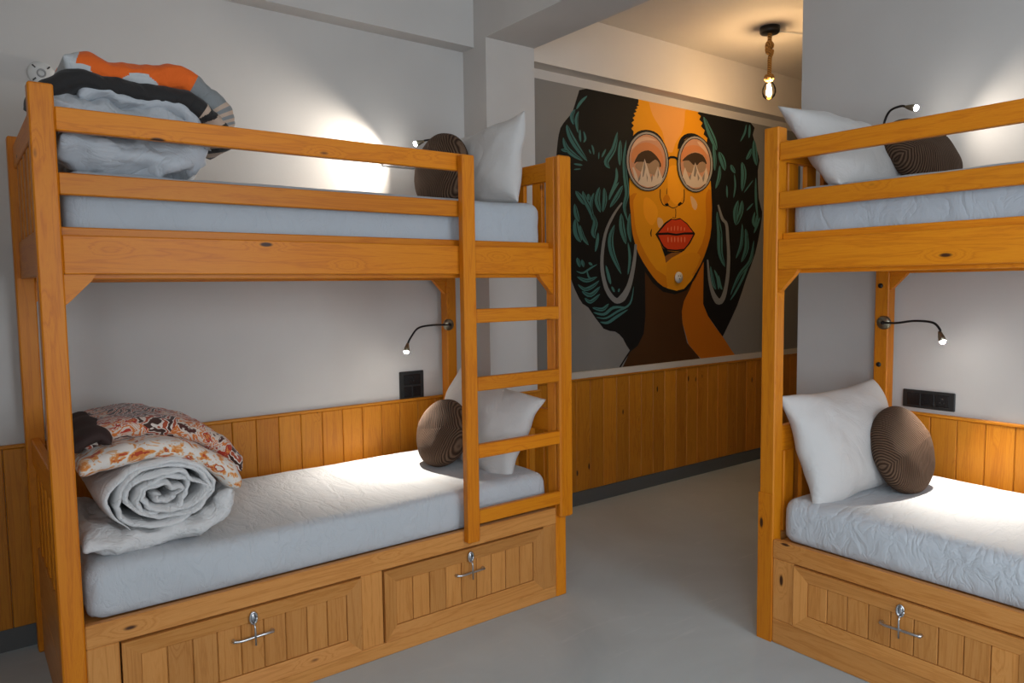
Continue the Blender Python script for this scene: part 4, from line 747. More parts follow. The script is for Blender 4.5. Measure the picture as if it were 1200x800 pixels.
('strand_line','black',16,'3069,1913 3071,1904 3076,1890 3082,1875 3088,1860 3097,1847 3106,1835 3116,1822 3126,1808 3135,1790 3145,1770 3154,1752 3161,1739 3157,1752 3149,1771 3140,1792 3131,1810 3122,1824 3112,1837 3102,1849 3094,1862 3086,1876 3080,1891 3074,1904 3069,1914'),
('hair_strand','teal',7,'3111,1900 3104,1893 3102,1884 3104,1875 3109,1867 3119,1862 3120,1863 3128,1870 3129,1879 3128,1888 3123,1896 3113,1900'),
('strand_line','black',16,'3112,1900 3112,1894 3113,1886 3115,1876 3117,1868 3119,1863 3120,1868 3118,1877 3117,1886 3114,1895 3112,1900'),
('hair_strand','teal',7,'3160,1909 3148,1899 3136,1883 3126,1863 3121,1842 3122,1816 3127,1787 3134,1761 3144,1744 3145,1744 3149,1763 3148,1790 3147,1818 3148,1842 3151,1861 3157,1879 3162,1896 3161,1909'),
('strand_line','black',16,'3162,1909 3156,1898 3147,1882 3139,1862 3134,1842 3134,1817 3138,1789 3142,1762 3146,1744 3144,1762 3141,1789 3138,1817 3138,1842 3142,1862 3150,1881 3158,1897 3162,1909'),
('hair_strand','teal',7,'3000,1834 2993,1820 2991,1802 2992,1783 2996,1766 3002,1752 3012,1740 3023,1732 3036,1728 3037,1729 3042,1739 3041,1750 3038,1763 3034,1775 3029,1790 3022,1807 3013,1824 3002,1834'),
('strand_line','black',16,'3002,1834 3003,1822 3006,1805 3009,1786 3014,1770 3019,1757 3026,1745 3033,1735 3038,1728 3036,1736 3030,1746 3024,1758 3019,1771 3015,1787 3010,1805 3006,1822 3003,1834'),
('hair_strand','teal',7,'3400,1789 3389,1782 3384,1772 3383,1761 3386,1750 3395,1743 3396,1743 3406,1750 3411,1760 3412,1772 3410,1782 3401,1789'),
('strand_line','black',16,'3400,1789 3398,1782 3396,1772 3395,1761 3395,1750 3395,1743 3398,1750 3399,1761 3400,1772 3401,1782 3400,1789'),
('hair_strand','teal',7,'3002,1743 2991,1726 2986,1704 2986,1679 2990,1657 3000,1639 3013,1623 3029,1612 3048,1607 3051,1608 3058,1622 3057,1638 3053,1654 3048,1670 3041,1688 3033,1710 3022,1730 3005,1743'),
('strand_line','black',16,'3006,1743 3006,1728 3008,1706 3011,1683 3016,1663 3024,1646 3034,1629 3043,1616 3051,1607 3052,1607 3048,1618 3040,1632 3032,1648 3025,1665 3019,1684 3015,1707 3010,1729 3006,1743'),
('hair_strand','teal',7,'3042,1710 3038,1696 3039,1677 3043,1656 3051,1637 3064,1621 3080,1607 3097,1596 3112,1591 3114,1592 3111,1604 3101,1618 3090,1633 3080,1647 3072,1663 3063,1682 3054,1699 3043,1710'),
('strand_line','black',16,'3044,1710 3047,1697 3051,1679 3057,1659 3065,1641 3077,1626 3091,1612 3105,1600 3115,1591 3107,1601 3094,1613 3081,1628 3070,1643 3062,1660 3055,1680 3049,1698 3044,1710'),
('hair_strand','teal',7,'3145,1784 3143,1771 3146,1755 3150,1739 3150,1726 3147,1714 3141,1699 3136,1684 3134,1668 3139,1654 3148,1643 3158,1636 3168,1633 3170,1634 3174,1642 3173,1651 3172,1660 3173,1669 3177,1679 3183,1693 3189,1710 3190,1728 3183,1746 3172,1763 3160,1777 3147,1784'),
('strand_line','black',16,'3148,1784 3152,1774 3159,1759 3166,1742 3169,1727 3167,1712 3161,1697 3155,1682 3153,1668 3155,1657 3161,1647 3167,1639 3171,1634 3172,1634 3169,1640 3164,1648 3160,1658 3158,1668 3161,1681 3167,1696 3173,1712 3175,1727 3171,1743 3163,1760 3154,1774 3148,1784'),
('hair_strand','teal',7,'3193,1669 3186,1659 3181,1644 3176,1627 3173,1612 3170,1596 3167,1579 3166,1563 3168,1552 3170,1552 3179,1561 3187,1576 3194,1593 3198,1610 3201,1626 3201,1643 3200,1659 3195,1669'),
('hair_strand','teal',7,'3334,1722 3319,1709 3303,1688 3288,1664 3280,1638 3277,1614 3279,1590 3285,1564 3297,1537 3316,1505 3343,1469 3370,1437 3394,1416 3396,1417 3389,1443 3372,1479 3353,1516 3339,1548 3332,1573 3327,1595 3325,1616 3324,1637 3326,1659 3332,1683 3338,1705 3337,1722'),
('strand_line','black',16,'3337,1722 3329,1707 3317,1686 3307,1662 3300,1638 3299,1615 3302,1592 3307,1568 3317,1542 3334,1510 3357,1473 3380,1440 3397,1417 3383,1441 3361,1475 3339,1511 3323,1543 3314,1569 3308,1593 3306,1615 3307,1637 3312,1661 3322,1685 3332,1707 3338,1722'),
('hair_strand','teal',7,'3394,1796 3383,1778 3378,1753 3376,1724 3379,1697 3388,1670 3402,1643 3418,1619 3437,1605 3440,1605 3445,1625 3441,1651 3435,1679 3429,1704 3423,1729 3417,1756 3410,1780 3397,1796'),
('strand_line','black',16,'3397,1796 3396,1779 3397,1754 3398,1726 3402,1700 3410,1674 3421,1646 3432,1622 3440,1605 3441,1605 3435,1623 3426,1648 3417,1675 3409,1701 3405,1727 3402,1755 3400,1779 3398,1796'),
('hair_strand','teal',7,'3473,1800 3462,1782 3454,1757 3449,1728 3447,1702 3451,1677 3459,1653 3469,1632 3481,1618 3483,1618 3488,1635 3487,1657 3484,1681 3482,1704 3482,1729 3482,1757 3481,1782 3474,1800'),
('strand_line','black',16,'3475,1800 3472,1782 3468,1757 3465,1729 3464,1703 3467,1679 3473,1654 3479,1633 3484,1618 3482,1633 3477,1655 3472,1679 3469,1703 3470,1729 3472,1757 3475,1782 3476,1800'),
('hair_strand','teal',7,'3455,1618 3454,1600 3456,1575 3460,1547 3461,1520 3460,1492 3456,1460 3453,1431 3455,1411 3456,1410 3466,1430 3475,1459 3482,1491 3485,1521 3482,1549 3475,1577 3466,1601 3456,1618'),
('hair_strand','teal',7,'3017,1514 3012,1507 3011,1499 3012,1490 3015,1482 3018,1475 3024,1467 3031,1461 3040,1457 3041,1457 3047,1464 3048,1472 3047,1481 3045,1489 3041,1497 3035,1505 3028,1511 3018,1515'),
('strand_line','black',16,'3019,1515 3021,1509 3023,1502 3026,1493 3030,1485 3033,1478 3036,1469 3039,1462 3042,1457 3043,1457 3042,1463 3040,1470 3037,1478 3034,1486 3030,1494 3027,1502 3023,1510 3020,1515'),
('hair_strand','teal',7,'3056,1503 3050,1495 3050,1484 3054,1472 3061,1463 3072,1457 3073,1457 3079,1466 3079,1477 3075,1489 3068,1498 3057,1504'),
('strand_line','black',16,'3057,1503 3058,1496 3061,1486 3065,1474 3068,1464 3072,1457 3071,1465 3068,1475 3064,1486 3060,1497 3057,1503'),
('hair_strand','teal',7,'3112,1486 3112,1480 3118,1474 3126,1470 3135,1468 3144,1469 3145,1470 3144,1476 3138,1482 3131,1486 3122,1488 3113,1487'),
('hair_strand','teal',7,'3009,1434 3017,1429 3031,1423 3047,1418 3065,1417 3083,1422 3100,1430 3117,1439 3132,1447 3147,1455 3163,1462 3176,1469 3185,1475 3185,1476 3173,1474 3158,1469 3141,1463 3124,1456 3108,1448 3091,1440 3076,1432 3063,1428 3049,1427 3034,1430 3020,1433 3009,1434'),
('hair_strand','teal',7,'3016,1399 3027,1389 3045,1378 3069,1368 3095,1364 3123,1368 3150,1377 3172,1388 3185,1398 3184,1399 3164,1399 3140,1395 3115,1390 3096,1388 3078,1390 3056,1395 3034,1400 3017,1400'),
('strand_line','black',16,'3018,1399 3032,1393 3051,1385 3074,1378 3097,1374 3122,1377 3147,1385 3171,1393 3186,1399 3170,1394 3146,1387 3120,1380 3097,1377 3076,1381 3053,1387 3033,1395 3019,1399'),
('hair_strand','teal',7,'3024,1353 3029,1343 3041,1332 3057,1320 3077,1313 3098,1313 3117,1317 3135,1323 3152,1331 3168,1341 3183,1353 3195,1365 3201,1375 3200,1376 3186,1372 3169,1364 3152,1356 3135,1349 3120,1344 3105,1339 3092,1335 3082,1334 3070,1336 3054,1343 3038,1350 3025,1354'),
('strand_line','black',16,'3026,1353 3035,1346 3049,1336 3064,1327 3081,1322 3097,1322 3114,1326 3131,1332 3147,1339 3163,1347 3179,1358 3193,1368 3203,1375 3192,1369 3177,1360 3160,1350 3144,1342 3129,1335 3112,1329 3096,1326 3081,1325 3066,1329 3050,1338 3036,1347 3026,1353'),
('hair_strand','teal',7,'3055,1312 3063,1300 3079,1288 3102,1277 3132,1275 3159,1286 3183,1304 3201,1323 3209,1339 3208,1340 3187,1333 3162,1319 3138,1306 3122,1300 3111,1301 3093,1306 3073,1312 3056,1313'),
('strand_line','black',16,'3057,1312 3069,1305 3087,1295 3108,1287 3130,1286 3152,1295 3176,1311 3197,1328 3211,1340 3195,1329 3173,1313 3149,1298 3128,1289 3109,1291 3089,1298 3071,1307 3057,1312'),
('hair_strand','teal',7,'3078,1271 3081,1261 3090,1249 3106,1239 3130,1235 3155,1245 3179,1261 3199,1278 3209,1292 3208,1293 3187,1287 3162,1275 3138,1263 3123,1257 3117,1258 3106,1262 3093,1269 3079,1271'),
('strand_line','black',16,'3081,1271 3088,1264 3098,1255 3112,1247 3129,1245 3150,1253 3174,1267 3196,1281 3211,1292 3210,1292 3194,1283 3171,1269 3147,1255 3128,1248 3114,1250 3101,1257 3089,1265 3081,1271'),
('hair_strand','teal',7,'3258,1470 3257,1456 3260,1436 3266,1414 3271,1396 3277,1382 3284,1368 3291,1358 3300,1351 3301,1351 3305,1360 3304,1372 3301,1386 3297,1401 3290,1419 3281,1439 3271,1458 3260,1470'),
('hair_strand','teal',7,'3309,1338 3306,1331 3309,1322 3316,1313 3324,1305 3334,1302 3335,1302 3337,1310 3334,1319 3328,1328 3319,1335 3309,1339'),
('hair_strand','teal',7,'3377,1326 3370,1323 3366,1318 3364,1312 3364,1306 3368,1302 3369,1301 3376,1304 3380,1309 3382,1315 3382,1321 3378,1326'),
('hair_strand','teal',7,'3142,1210 3155,1201 3177,1193 3202,1186 3228,1185 3251,1193 3268,1206 3280,1219 3284,1230 3283,1231 3267,1228 3250,1219 3234,1211 3221,1208 3206,1208 3183,1210 3160,1213 3143,1211'),
('strand_line','black',16,'3145,1211 3159,1206 3181,1200 3206,1195 3227,1195 3246,1201 3262,1212 3276,1223 3285,1231 3274,1224 3260,1214 3243,1204 3226,1198 3206,1198 3182,1203 3160,1208 3145,1211'),
('hair_strand','teal',7,'3150,1180 3165,1173 3188,1165 3216,1159 3244,1158 3269,1165 3290,1178 3309,1190 3329,1197 3356,1200 3391,1200 3423,1200 3447,1202 3447,1203 3424,1208 3391,1212 3355,1215 3322,1214 3295,1205 3273,1192 3255,1181 3238,1174 3218,1174 3192,1177 3168,1181 3151,1181'),
('hair_strand','teal',7,'3175,1150 3189,1145 3209,1140 3234,1136 3260,1136 3285,1142 3312,1152 3338,1163 3364,1174 3393,1184 3425,1193 3455,1205 3480,1223 3495,1250 3503,1283 3508,1315 3509,1336 3508,1337 3501,1316 3493,1285 3482,1253 3466,1229 3444,1215 3416,1205 3385,1196 3355,1186 3328,1175 3302,1163 3278,1153 3256,1147 3234,1145 3211,1147 3190,1150 3175,1151'),
('hair_strand','teal',7,'3208,1119 3218,1113 3234,1108 3255,1104 3278,1105 3301,1111 3323,1121 3345,1132 3366,1142 3391,1154 3417,1167 3441,1179 3456,1189 3455,1190 3435,1186 3408,1177 3379,1167 3353,1157 3329,1147 3307,1137 3288,1127 3271,1121 3255,1119 3237,1120 3220,1121 3208,1120'),
('hair_strand','teal',7,'3096,1446 3095,1436 3096,1422 3100,1408 3105,1396 3115,1389 3127,1386 3137,1386 3144,1387 3144,1388 3139,1391 3131,1394 3123,1397 3118,1402 3113,1411 3107,1424 3102,1437 3096,1446'),
('hair_strand','teal',7,'4201,2493 4201,2475 4209,2452 4221,2427 4233,2404 4246,2383 4261,2364 4276,2345 4290,2329 4303,2315 4316,2300 4329,2289 4345,2282 4348,2283 4355,2296 4355,2311 4351,2329 4344,2348 4333,2367 4319,2386 4303,2405 4286,2424 4267,2444 4246,2466 4225,2484 4204,2495'),
('strand_line','black',16,'4205,2494 4213,2479 4227,2458 4243,2435 4258,2413 4273,2393 4288,2373 4303,2355 4315,2337 4326,2321 4335,2305 4342,2292 4348,2283 4349,2283 4346,2293 4340,2307 4333,2323 4323,2340 4311,2358 4296,2377 4281,2396 4265,2416 4249,2437 4232,2460 4217,2480 4205,2494'),
('hair_strand','teal',7,'4307,2337 4302,2314 4303,2283 4307,2249 4310,2219 4312,2195 4315,2172 4320,2153 4328,2139 4330,2139 4339,2154 4344,2174 4347,2199 4346,2224 4341,2254 4332,2287 4321,2318 4308,2338'),
('strand_line','black',16,'4310,2338 4312,2316 4318,2285 4324,2251 4328,2222 4329,2197 4330,2173 4330,2153 4331,2139 4333,2154 4334,2174 4334,2197 4333,2222 4328,2252 4322,2285 4315,2316 4310,2338'),
('hair_strand','teal',7,'4374,2273 4367,2258 4369,2242 4376,2225 4384,2209 4394,2193 4407,2174 4423,2158 4444,2149 4447,2149 4457,2166 4458,2186 4454,2208 4446,2227 4434,2244 4417,2259 4398,2270 4377,2274'),
('strand_line','black',16,'4377,2274 4383,2263 4392,2249 4403,2233 4413,2217 4422,2199 4431,2179 4440,2161 4447,2149 4448,2149 4445,2162 4438,2181 4430,2201 4422,2219 4411,2236 4399,2252 4387,2265 4378,2274'),
('hair_strand','teal',7,'4385,2180 4375,2164 4369,2142 4364,2118 4359,2096 4352,2075 4344,2052 4338,2031 4339,2016 4341,2015 4357,2028 4373,2048 4387,2072 4397,2095 4401,2119 4400,2143 4396,2165 4387,2180'),
('strand_line','black',16,'4388,2180 4386,2165 4384,2143 4382,2118 4377,2096 4369,2074 4359,2051 4349,2030 4342,2016 4343,2016 4351,2030 4363,2050 4374,2073 4383,2096 4387,2119 4389,2143 4389,2165 4389,2180'),
('hair_strand','teal',7,'4513,2197 4506,2188 4506,2179 4508,2170 4514,2161 4524,2153 4536,2146 4549,2141 4564,2140 4566,2141 4569,2150 4566,2160 4560,2169 4554,2176 4547,2183 4539,2190 4528,2195 4515,2197'),
('strand_line','black',16,'4516,2197 4518,2191 4522,2184 4528,2175 4534,2168 4542,2160 4551,2152 4560,2145 4567,2141 4563,2146 4555,2154 4547,2162 4539,2170 4533,2177 4527,2185 4521,2192 4516,2197'),
('hair_strand','teal',7,'4554,2134 4552,2118 4554,2096 4556,2072 4556,2049 4554,2026 4550,2001 4546,1979 4547,1963 4548,1963 4557,1978 4566,2001 4573,2026 4577,2050 4575,2074 4570,2098 4563,2119 4555,2134'),
('hair_strand','teal',7,'4643,2226 4633,2209 4632,2188 4633,2164 4635,2140 4634,2111 4634,2075 4636,2042 4647,2018 4650,2018 4670,2042 4685,2075 4696,2112 4699,2145 4694,2173 4682,2197 4667,2216 4646,2227'),
('strand_line','black',16,'4647,2227 4650,2212 4656,2192 4662,2168 4665,2143 4663,2112 4658,2075 4653,2042 4651,2018 4658,2042 4665,2075 4672,2112 4674,2143 4671,2169 4663,2194 4655,2213 4648,2227'),
('hair_strand','teal',7,'4756,2336 4741,2327 4728,2314 4716,2299 4708,2287 4701,2277 4695,2267 4692,2258 4695,2250 4697,2250 4711,2253 4724,2260 4736,2269 4746,2280 4754,2294 4760,2310 4762,2325 4758,2336'),
('strand_line','black',16,'4759,2336 4753,2327 4744,2312 4735,2297 4726,2284 4718,2274 4710,2264 4703,2256 4698,2250 4699,2250 4705,2255 4714,2263 4723,2273 4732,2283 4740,2296 4749,2312 4756,2326 4760,2336'),
('hair_strand','teal',7,'4691,2501 4682,2489 4676,2473 4669,2455 4661,2438 4650,2421 4637,2402 4626,2384 4621,2371 4622,2371 4637,2382 4654,2399 4670,2418 4683,2436 4690,2455 4694,2473 4695,2490 4692,2501'),
('hair_strand','teal',7,'4732,2506 4725,2496 4720,2483 4717,2469 4716,2455 4715,2442 4716,2428 4718,2415 4724,2406 4725,2407 4733,2416 4738,2429 4742,2444 4744,2457 4744,2471 4743,2485 4740,2498 4733,2506'),
('hair_strand','teal',7,'4786,2401 4773,2381 4768,2354 4767,2325 4769,2298 4777,2274 4788,2250 4802,2230 4822,2218 4825,2218 4835,2236 4837,2259 4835,2284 4831,2308 4825,2333 4817,2361 4806,2385 4789,2401'),
('strand_line','black',16,'4790,2401 4790,2383 4791,2357 4794,2329 4798,2303 4804,2278 4811,2254 4819,2233 4825,2218 4826,2218 4824,2234 4818,2255 4812,2280 4807,2304 4803,2330 4798,2358 4794,2384 4790,2401'),
('hair_strand','teal',7,'4466,2048 4461,2034 4460,2014 4461,1991 4466,1971 4473,1958 4474,1958 4480,1973 4481,1993 4479,2015 4475,2035 4467,2048'),
('hair_strand','teal',7,'4782,2109 4761,2095 4733,2072 4705,2047 4682,2024 4669,2007 4670,2007 4691,2021 4718,2043 4746,2068 4770,2091 4783,2108'),
('hair_strand','teal',7,'4601,1948 4582,1935 4566,1915 4552,1891 4544,1867 4544,1841 4549,1814 4557,1790 4572,1774 4574,1774 4587,1792 4592,1816 4596,1843 4599,1866 4603,1887 4608,1910 4610,1932 4604,1948'),
('strand_line','black',16,'4605,1948 4597,1934 4586,1913 4577,1890 4570,1866 4568,1842 4570,1815 4572,1791 4575,1774 4576,1774 4577,1791 4576,1815 4576,1842 4578,1866 4584,1889 4592,1912 4601,1933 4605,1948'),
('hair_strand','teal',7,'4648,1950 4634,1936 4625,1916 4617,1893 4610,1872 4601,1848 4590,1820 4582,1794 4584,1775 4587,1774 4609,1789 4631,1813 4651,1841 4664,1867 4669,1892 4669,1916 4663,1937 4651,1951'),
('strand_line','black',16,'4652,1951 4649,1936 4646,1916 4642,1893 4635,1870 4624,1845 4610,1818 4596,1792 4588,1775 4600,1792 4616,1817 4631,1844 4643,1869 4649,1893 4652,1916 4653,1936 4653,1951'),
('hair_strand','teal',7,'4786,1940 4768,1933 4747,1920 4726,1905 4710,1891 4703,1879 4721,1886 4742,1898 4763,1913 4779,1928 4787,1940'),
('hair_strand','teal',7,'4814,2130 4809,2111 4806,2085 4804,2056 4803,2029 4804,2004 4805,1980 4807,1955 4812,1928 4820,1896 4831,1860 4842,1827 4853,1804 4854,1804 4854,1828 4849,1862 4843,1898 4838,1931 4835,1957 4833,1982 4832,2006 4829,2030 4827,2058 4824,2086 4821,2112 4815,2130'),
('hair_strand','teal',7,'4808,1878 4795,1864 4783,1844 4774,1821 4772,1800 4782,1782 4798,1768 4816,1758 4832,1753 4834,1753 4831,1764 4821,1777 4811,1790 4806,1803 4806,1820 4809,1842 4813,1863 4810,1878'),
('hair_strand','teal',7,'4652,1784 4647,1766 4647,1741 4651,1713 4656,1689 4665,1672 4666,1672 4671,1689 4671,1715 4668,1742 4662,1767 4653,1784'),
('hair_strand','teal',7,'4694,1748 4686,1735 4687,1718 4692,1699 4702,1683 4717,1673 4718,1674 4726,1686 4726,1704 4720,1722 4711,1738 4696,1748'),
('strand_line','black',16,'4695,1748 4697,1736 4701,1720 4707,1701 4712,1685 4717,1673 4718,1674 4716,1685 4711,1702 4706,1720 4700,1737 4695,1748'),
('hair_strand','teal',7,'4357,1855 4351,1837 4351,1812 4354,1784 4359,1758 4369,1731 4382,1704 4396,1680 4412,1665 4414,1665 4417,1684 4412,1709 4405,1737 4398,1763 4390,1789 4381,1816 4372,1840 4359,1856'),
('strand_line','black',16,'4360,1856 4362,1838 4366,1814 4372,1786 4378,1760 4387,1734 4397,1706 4407,1682 4415,1665 4410,1682 4402,1707 4392,1735 4384,1761 4377,1787 4370,1814 4365,1839 4360,1856'),
('hair_strand','teal',7,'4353,1843 4349,1819 4352,1787 4356,1751 4360,1715 4362,1678 4362,1637 4365,1597 4373,1560 4389,1529 4410,1501 4431,1480 4452,1467 4455,1467 4455,1486 4446,1510 4435,1537 4427,1566 4424,1600 4423,1639 4421,1681 4415,1719 4404,1757 4389,1793 4373,1823 4356,1844'),
('strand_line','black',16,'4357,1843 4362,1821 4370,1790 4379,1753 4386,1717 4389,1679 4391,1638 4393,1598 4399,1563 4411,1532 4427,1505 4444,1483 4456,1467 4447,1483 4433,1506 4418,1534 4406,1564 4401,1599 4399,1639 4398,1679 4394,1718 4386,1754 4375,1790 4365,1822 4358,1843'),
('hair_strand','teal',7,'4622,1857 4597,1846 4579,1828 4568,1806 4564,1786 4576,1770 4578,1769 4603,1779 4621,1798 4633,1819 4636,1840 4625,1856'),
('strand_line','black',16,'4623,1856 4613,1844 4602,1824 4590,1803 4581,1783 4577,1769 4587,1782 4598,1801 4610,1823 4619,1843 4623,1856'),
('hair_strand','teal',7,'4652,1766 4643,1741 4638,1706 4633,1668 4627,1635 4614,1605 4599,1575 4585,1548 4580,1527 4582,1527 4603,1543 4626,1569 4648,1599 4663,1632 4668,1668 4668,1707 4663,1742 4654,1766'),
('strand_line','black',16,'4656,1766 4654,1742 4653,1706 4651,1668 4645,1634 4631,1603 4613,1572 4595,1546 4583,1527 4584,1527 4598,1545 4617,1571 4636,1602 4650,1633 4656,1668 4658,1707 4657,1742 4656,1766'),
('hair_strand','teal',7,'4696,1741 4688,1715 4687,1680 4687,1642 4684,1610 4674,1581 4660,1551 4647,1523 4646,1501 4648,1501 4674,1516 4700,1542 4724,1573 4739,1607 4739,1644 4730,1683 4717,1718 4699,1741'),
('strand_line','black',16,'4700,1741 4703,1717 4708,1681 4712,1643 4710,1609 4698,1578 4680,1547 4661,1520 4649,1501 4650,1501 4665,1519 4686,1546 4705,1577 4718,1608 4720,1643 4714,1682 4707,1717 4701,1741'),
('hair_strand','teal',7,'4841,1867 4827,1851 4816,1827 4809,1800 4805,1776 4809,1759 4811,1758 4824,1774 4835,1798 4843,1825 4847,1850 4842,1867'),
('hair_strand','teal',7,'4876,1842 4861,1830 4846,1813 4831,1793 4819,1775 4810,1759 4803,1743 4798,1729 4799,1718 4800,1718 4812,1726 4824,1739 4835,1754 4846,1770 4856,1788 4867,1809 4876,1828 4877,1842'),
('hair_strand','teal',7,'4799,1664 4785,1637 4773,1598 4758,1556 4739,1520 4713,1494 4679,1470 4643,1445 4609,1414 4580,1376 4553,1333 4531,1293 4520,1264 4522,1263 4547,1288 4578,1326 4612,1366 4644,1402 4677,1428 4713,1453 4749,1479 4777,1511 4794,1551 4802,1596 4804,1636 4802,1664'),
('strand_line','black',16,'4803,1664 4796,1637 4788,1597 4776,1554 4758,1516 4731,1488 4696,1463 4660,1438 4627,1409 4596,1372 4566,1329 4540,1291 4523,1264 4543,1290 4570,1328 4601,1370 4632,1407 4665,1435 4701,1460 4736,1486 4764,1515 4781,1553 4792,1597 4799,1637 4803,1664'),
('hair_strand','teal',7,'4790,1583 4768,1554 4740,1512 4710,1466 4681,1424 4653,1388 4625,1353 4598,1321 4574,1293 4555,1270 4537,1251 4524,1236 4516,1224 4518,1224 4533,1232 4551,1245 4573,1263 4596,1285 4621,1313 4649,1345 4678,1381 4704,1418 4730,1461 4757,1509 4779,1552 4791,1583'),
('hair_strand','teal',7,'4287,1472 4284,1449 4288,1417 4294,1382 4302,1355 4312,1335 4325,1321 4337,1311 4351,1305 4353,1306 4355,1316 4351,1327 4345,1342 4338,1360 4329,1386 4317,1420 4304,1451 4289,1472'),
('strand_line','black',16,'4291,1472 4295,1450 4303,1418 4311,1384 4320,1357 4329,1338 4338,1324 4347,1313 4354,1305 4350,1314 4342,1325 4334,1339 4325,1358 4316,1385 4307,1418 4298,1450 4291,1472'),
('hair_strand','teal',7,'4329,1447 4330,1434 4339,1417 4349,1398 4357,1381 4362,1361 4368,1339 4373,1319 4382,1305 4384,1305 4390,1319 4392,1340 4391,1363 4386,1385 4375,1404 4360,1423 4345,1438 4330,1447'),
('hair_strand','teal',7,'4381,1408 4379,1393 4381,1370 4385,1347 4391,1329 4398,1317 4407,1309 4415,1306 4424,1304 4425,1305 4426,1310 4424,1316 4420,1323 4416,1332 4409,1350 4401,1372 4392,1394 4382,1408'),
]

# ================================================================ LAMPS, SWITCHES, MURAL
def spot(name, loc, target, power, size, blend, col, rad=.012):
    l = bpy.data.lights.new(name, 'SPOT'); l.energy = power; l.spot_size = R(size); l.spot_blend = blend; l.color = col; l.shadow_soft_size = rad
    o = bpy.data.objects.new(name, l); COL.objects.link(o); o.location = loc; o.rotation_euler = (Vector(target)-Vector(loc)).to_track_quat('-Z', 'Y').to_euler(); return o
def reading_lamp(label, base, bn, pts, aim, power, size, blend=.6):
    """base: point on the post or wall, bn: its outward normal, pts: gooseneck, aim: what it shines at"""
    t = thing('reading_lamp', label, 'lamp', base, 0, 'gooseneck reading lamps'); B = Vector(base)
    bn = Vector(bn).normalized(); rot = bn.to_track_quat('Z', 'Y').to_matrix().to_4x4()
    link('base', lathe_mesh([(0, 0), (.030, 0), (.030, .008), (.026, .014), (0, .015)], 24), M['brass'], t, rot)
    link('switch', lathe_mesh([(0, .014), (.009, .014), (.008, .020), (0, .021)], 12), M['black_metal'], t, rot)
    q = [Vector(p)-B for p in pts]; ng = spline(q, 8)
    link('gooseneck', tube_mesh(ng, .0048, 10), M['black_metal'], t)
    end = q[-1]; d = (Vector(aim)-Vector(pts[-1])).normalized(); hr = d.to_track_quat('Z', 'Y').to_matrix().to_4x4()
    h = link('lamp_head', lathe_mesh([(0, -.006), (.006, -.006), (.0085, .004), (.0125, .020), (.014, .038), (.0122, .038), (.0115, .034), (0, .034)], 18), M['brass'], t, Matrix.Translation(end) @ hr)
    link('lens', lathe_mesh([(0, .0345), (.0118, .0345), (.0115, .040), (.0085, .046), (0, .049)], 16), M['led'], h, Matrix.Translation(end) @ hr)
    spot('reading_light', Vector(pts[-1])+d*.054, aim, power, size, blend, (1, .90, .78))
reading_lamp('gooseneck lamp on the back post above the left lower berth', (2.032, 3.2015, 1.155), (0, -1, 0),
             [(2.032, 3.187, 1.155), (1.98, 3.165, 1.158), (1.90, 3.145, 1.160), (1.815, 3.13, 1.150), (1.765, 3.12, 1.105), (1.745, 3.115, 1.075)], (1.52, 2.92, .55), 42, 92, 1.0)
reading_lamp('gooseneck lamp on the back post above the right lower berth', (3.2365, 1.560, 1.170), (-1, 0, 0),
             [(3.222, 1.560, 1.170), (3.20, 1.49, 1.172), (3.18, 1.41, 1.184), (3.17, 1.335, 1.180), (3.165, 1.305, 1.155), (3.162, 1.302, 1.140)], (2.98, 1.02, .53), 42, 92, 1.0)
reading_lamp('gooseneck lamp peeping over the round cushion on the left upper berth', (2.032, 3.2015, 1.88), (0, -1, 0),
             [(2.032, 3.187, 1.88), (2.02, 3.165, 1.96), (1.98, 3.15, 2.04), (1.93, 3.145, 2.066), (1.885, 3.142, 2.060), (1.868, 3.14, 2.052)], (1.25, 3.25, 1.82), 26, 120, .9)
reading_lamp('gooseneck lamp rising behind the cushion on the right upper berth', (3.2365, 1.575, 1.87), (-1, 0, 0),
             [(3.222, 1.575, 1.87), (3.21, 1.575, 1.95), (3.20, 1.565, 2.02), (3.185, 1.535, 2.062), (3.17, 1.485, 2.070), (3.16, 1.455, 2.060)], (3.13, .9, 1.88), 9, 130, 1.0)

def switch_plate(name, label, mw, wd, ht, cells, mat='switch', key='switch_key'):
    """cells: (x0, x1, z0, z1, kind) in plate space, the plate facing -Y"""
    t = thing(name, label, 'switch plate'); t.matrix_basis = mw
    board('plate', t, -wd/2, wd/2, -.010, 0, -ht/2, ht/2, mat, .003)
    for x0, x1, z0, z1, kd in cells:
        k = board('rocker' if kd == 'r' else 'socket', t, x0, x1, -.0135, -.0095, z0, z1, key, .0015)
        if kd == 's':
            for dx, dz, r in ((0, .010, .0042), (-.008, -.006, .003), (.008, -.006, .003)):
                link('hole', lathe_mesh([(0, 0), (r, 0), (0, .0004)], 10), M['slot'], k, Matrix.Translation(((x0+x1)/2+dx, -.0136, (z0+z1)/2+dz)) @ Matrix.Rotation(R(90), 4, 'X'))
def wallY(x, z): return Matrix.Translation((x, YB, z))
def wallX(y, z): return Matrix.Translation((XR, y, z)) @ Matrix.Rotation(R(-90), 4, 'Z')
switch_plate('switch_plate', 'square black socket plate above the left lower berth', wallY(1.864, .846), .140, .150,
             [(-.048, .048, .006, .058, 's'), (-.048, -.003, -.055, -.004, 'r'), (.003, .048, -.055, -.004, 'r')])
switch_plate('switch_plate', 'long dark switch plate above the left upper berth', wallY(1.835, 1.985), .212, .078,
             [(-.085, -.03, -.026, .026, 'r'), (-.026, .026, -.026, .026, 'r'), (.03, .085, -.026, .026, 's')], 'grey_and_glare', 'grey_and_glare')  # dark plate painted lighter grey to stand for the lamp glare on it
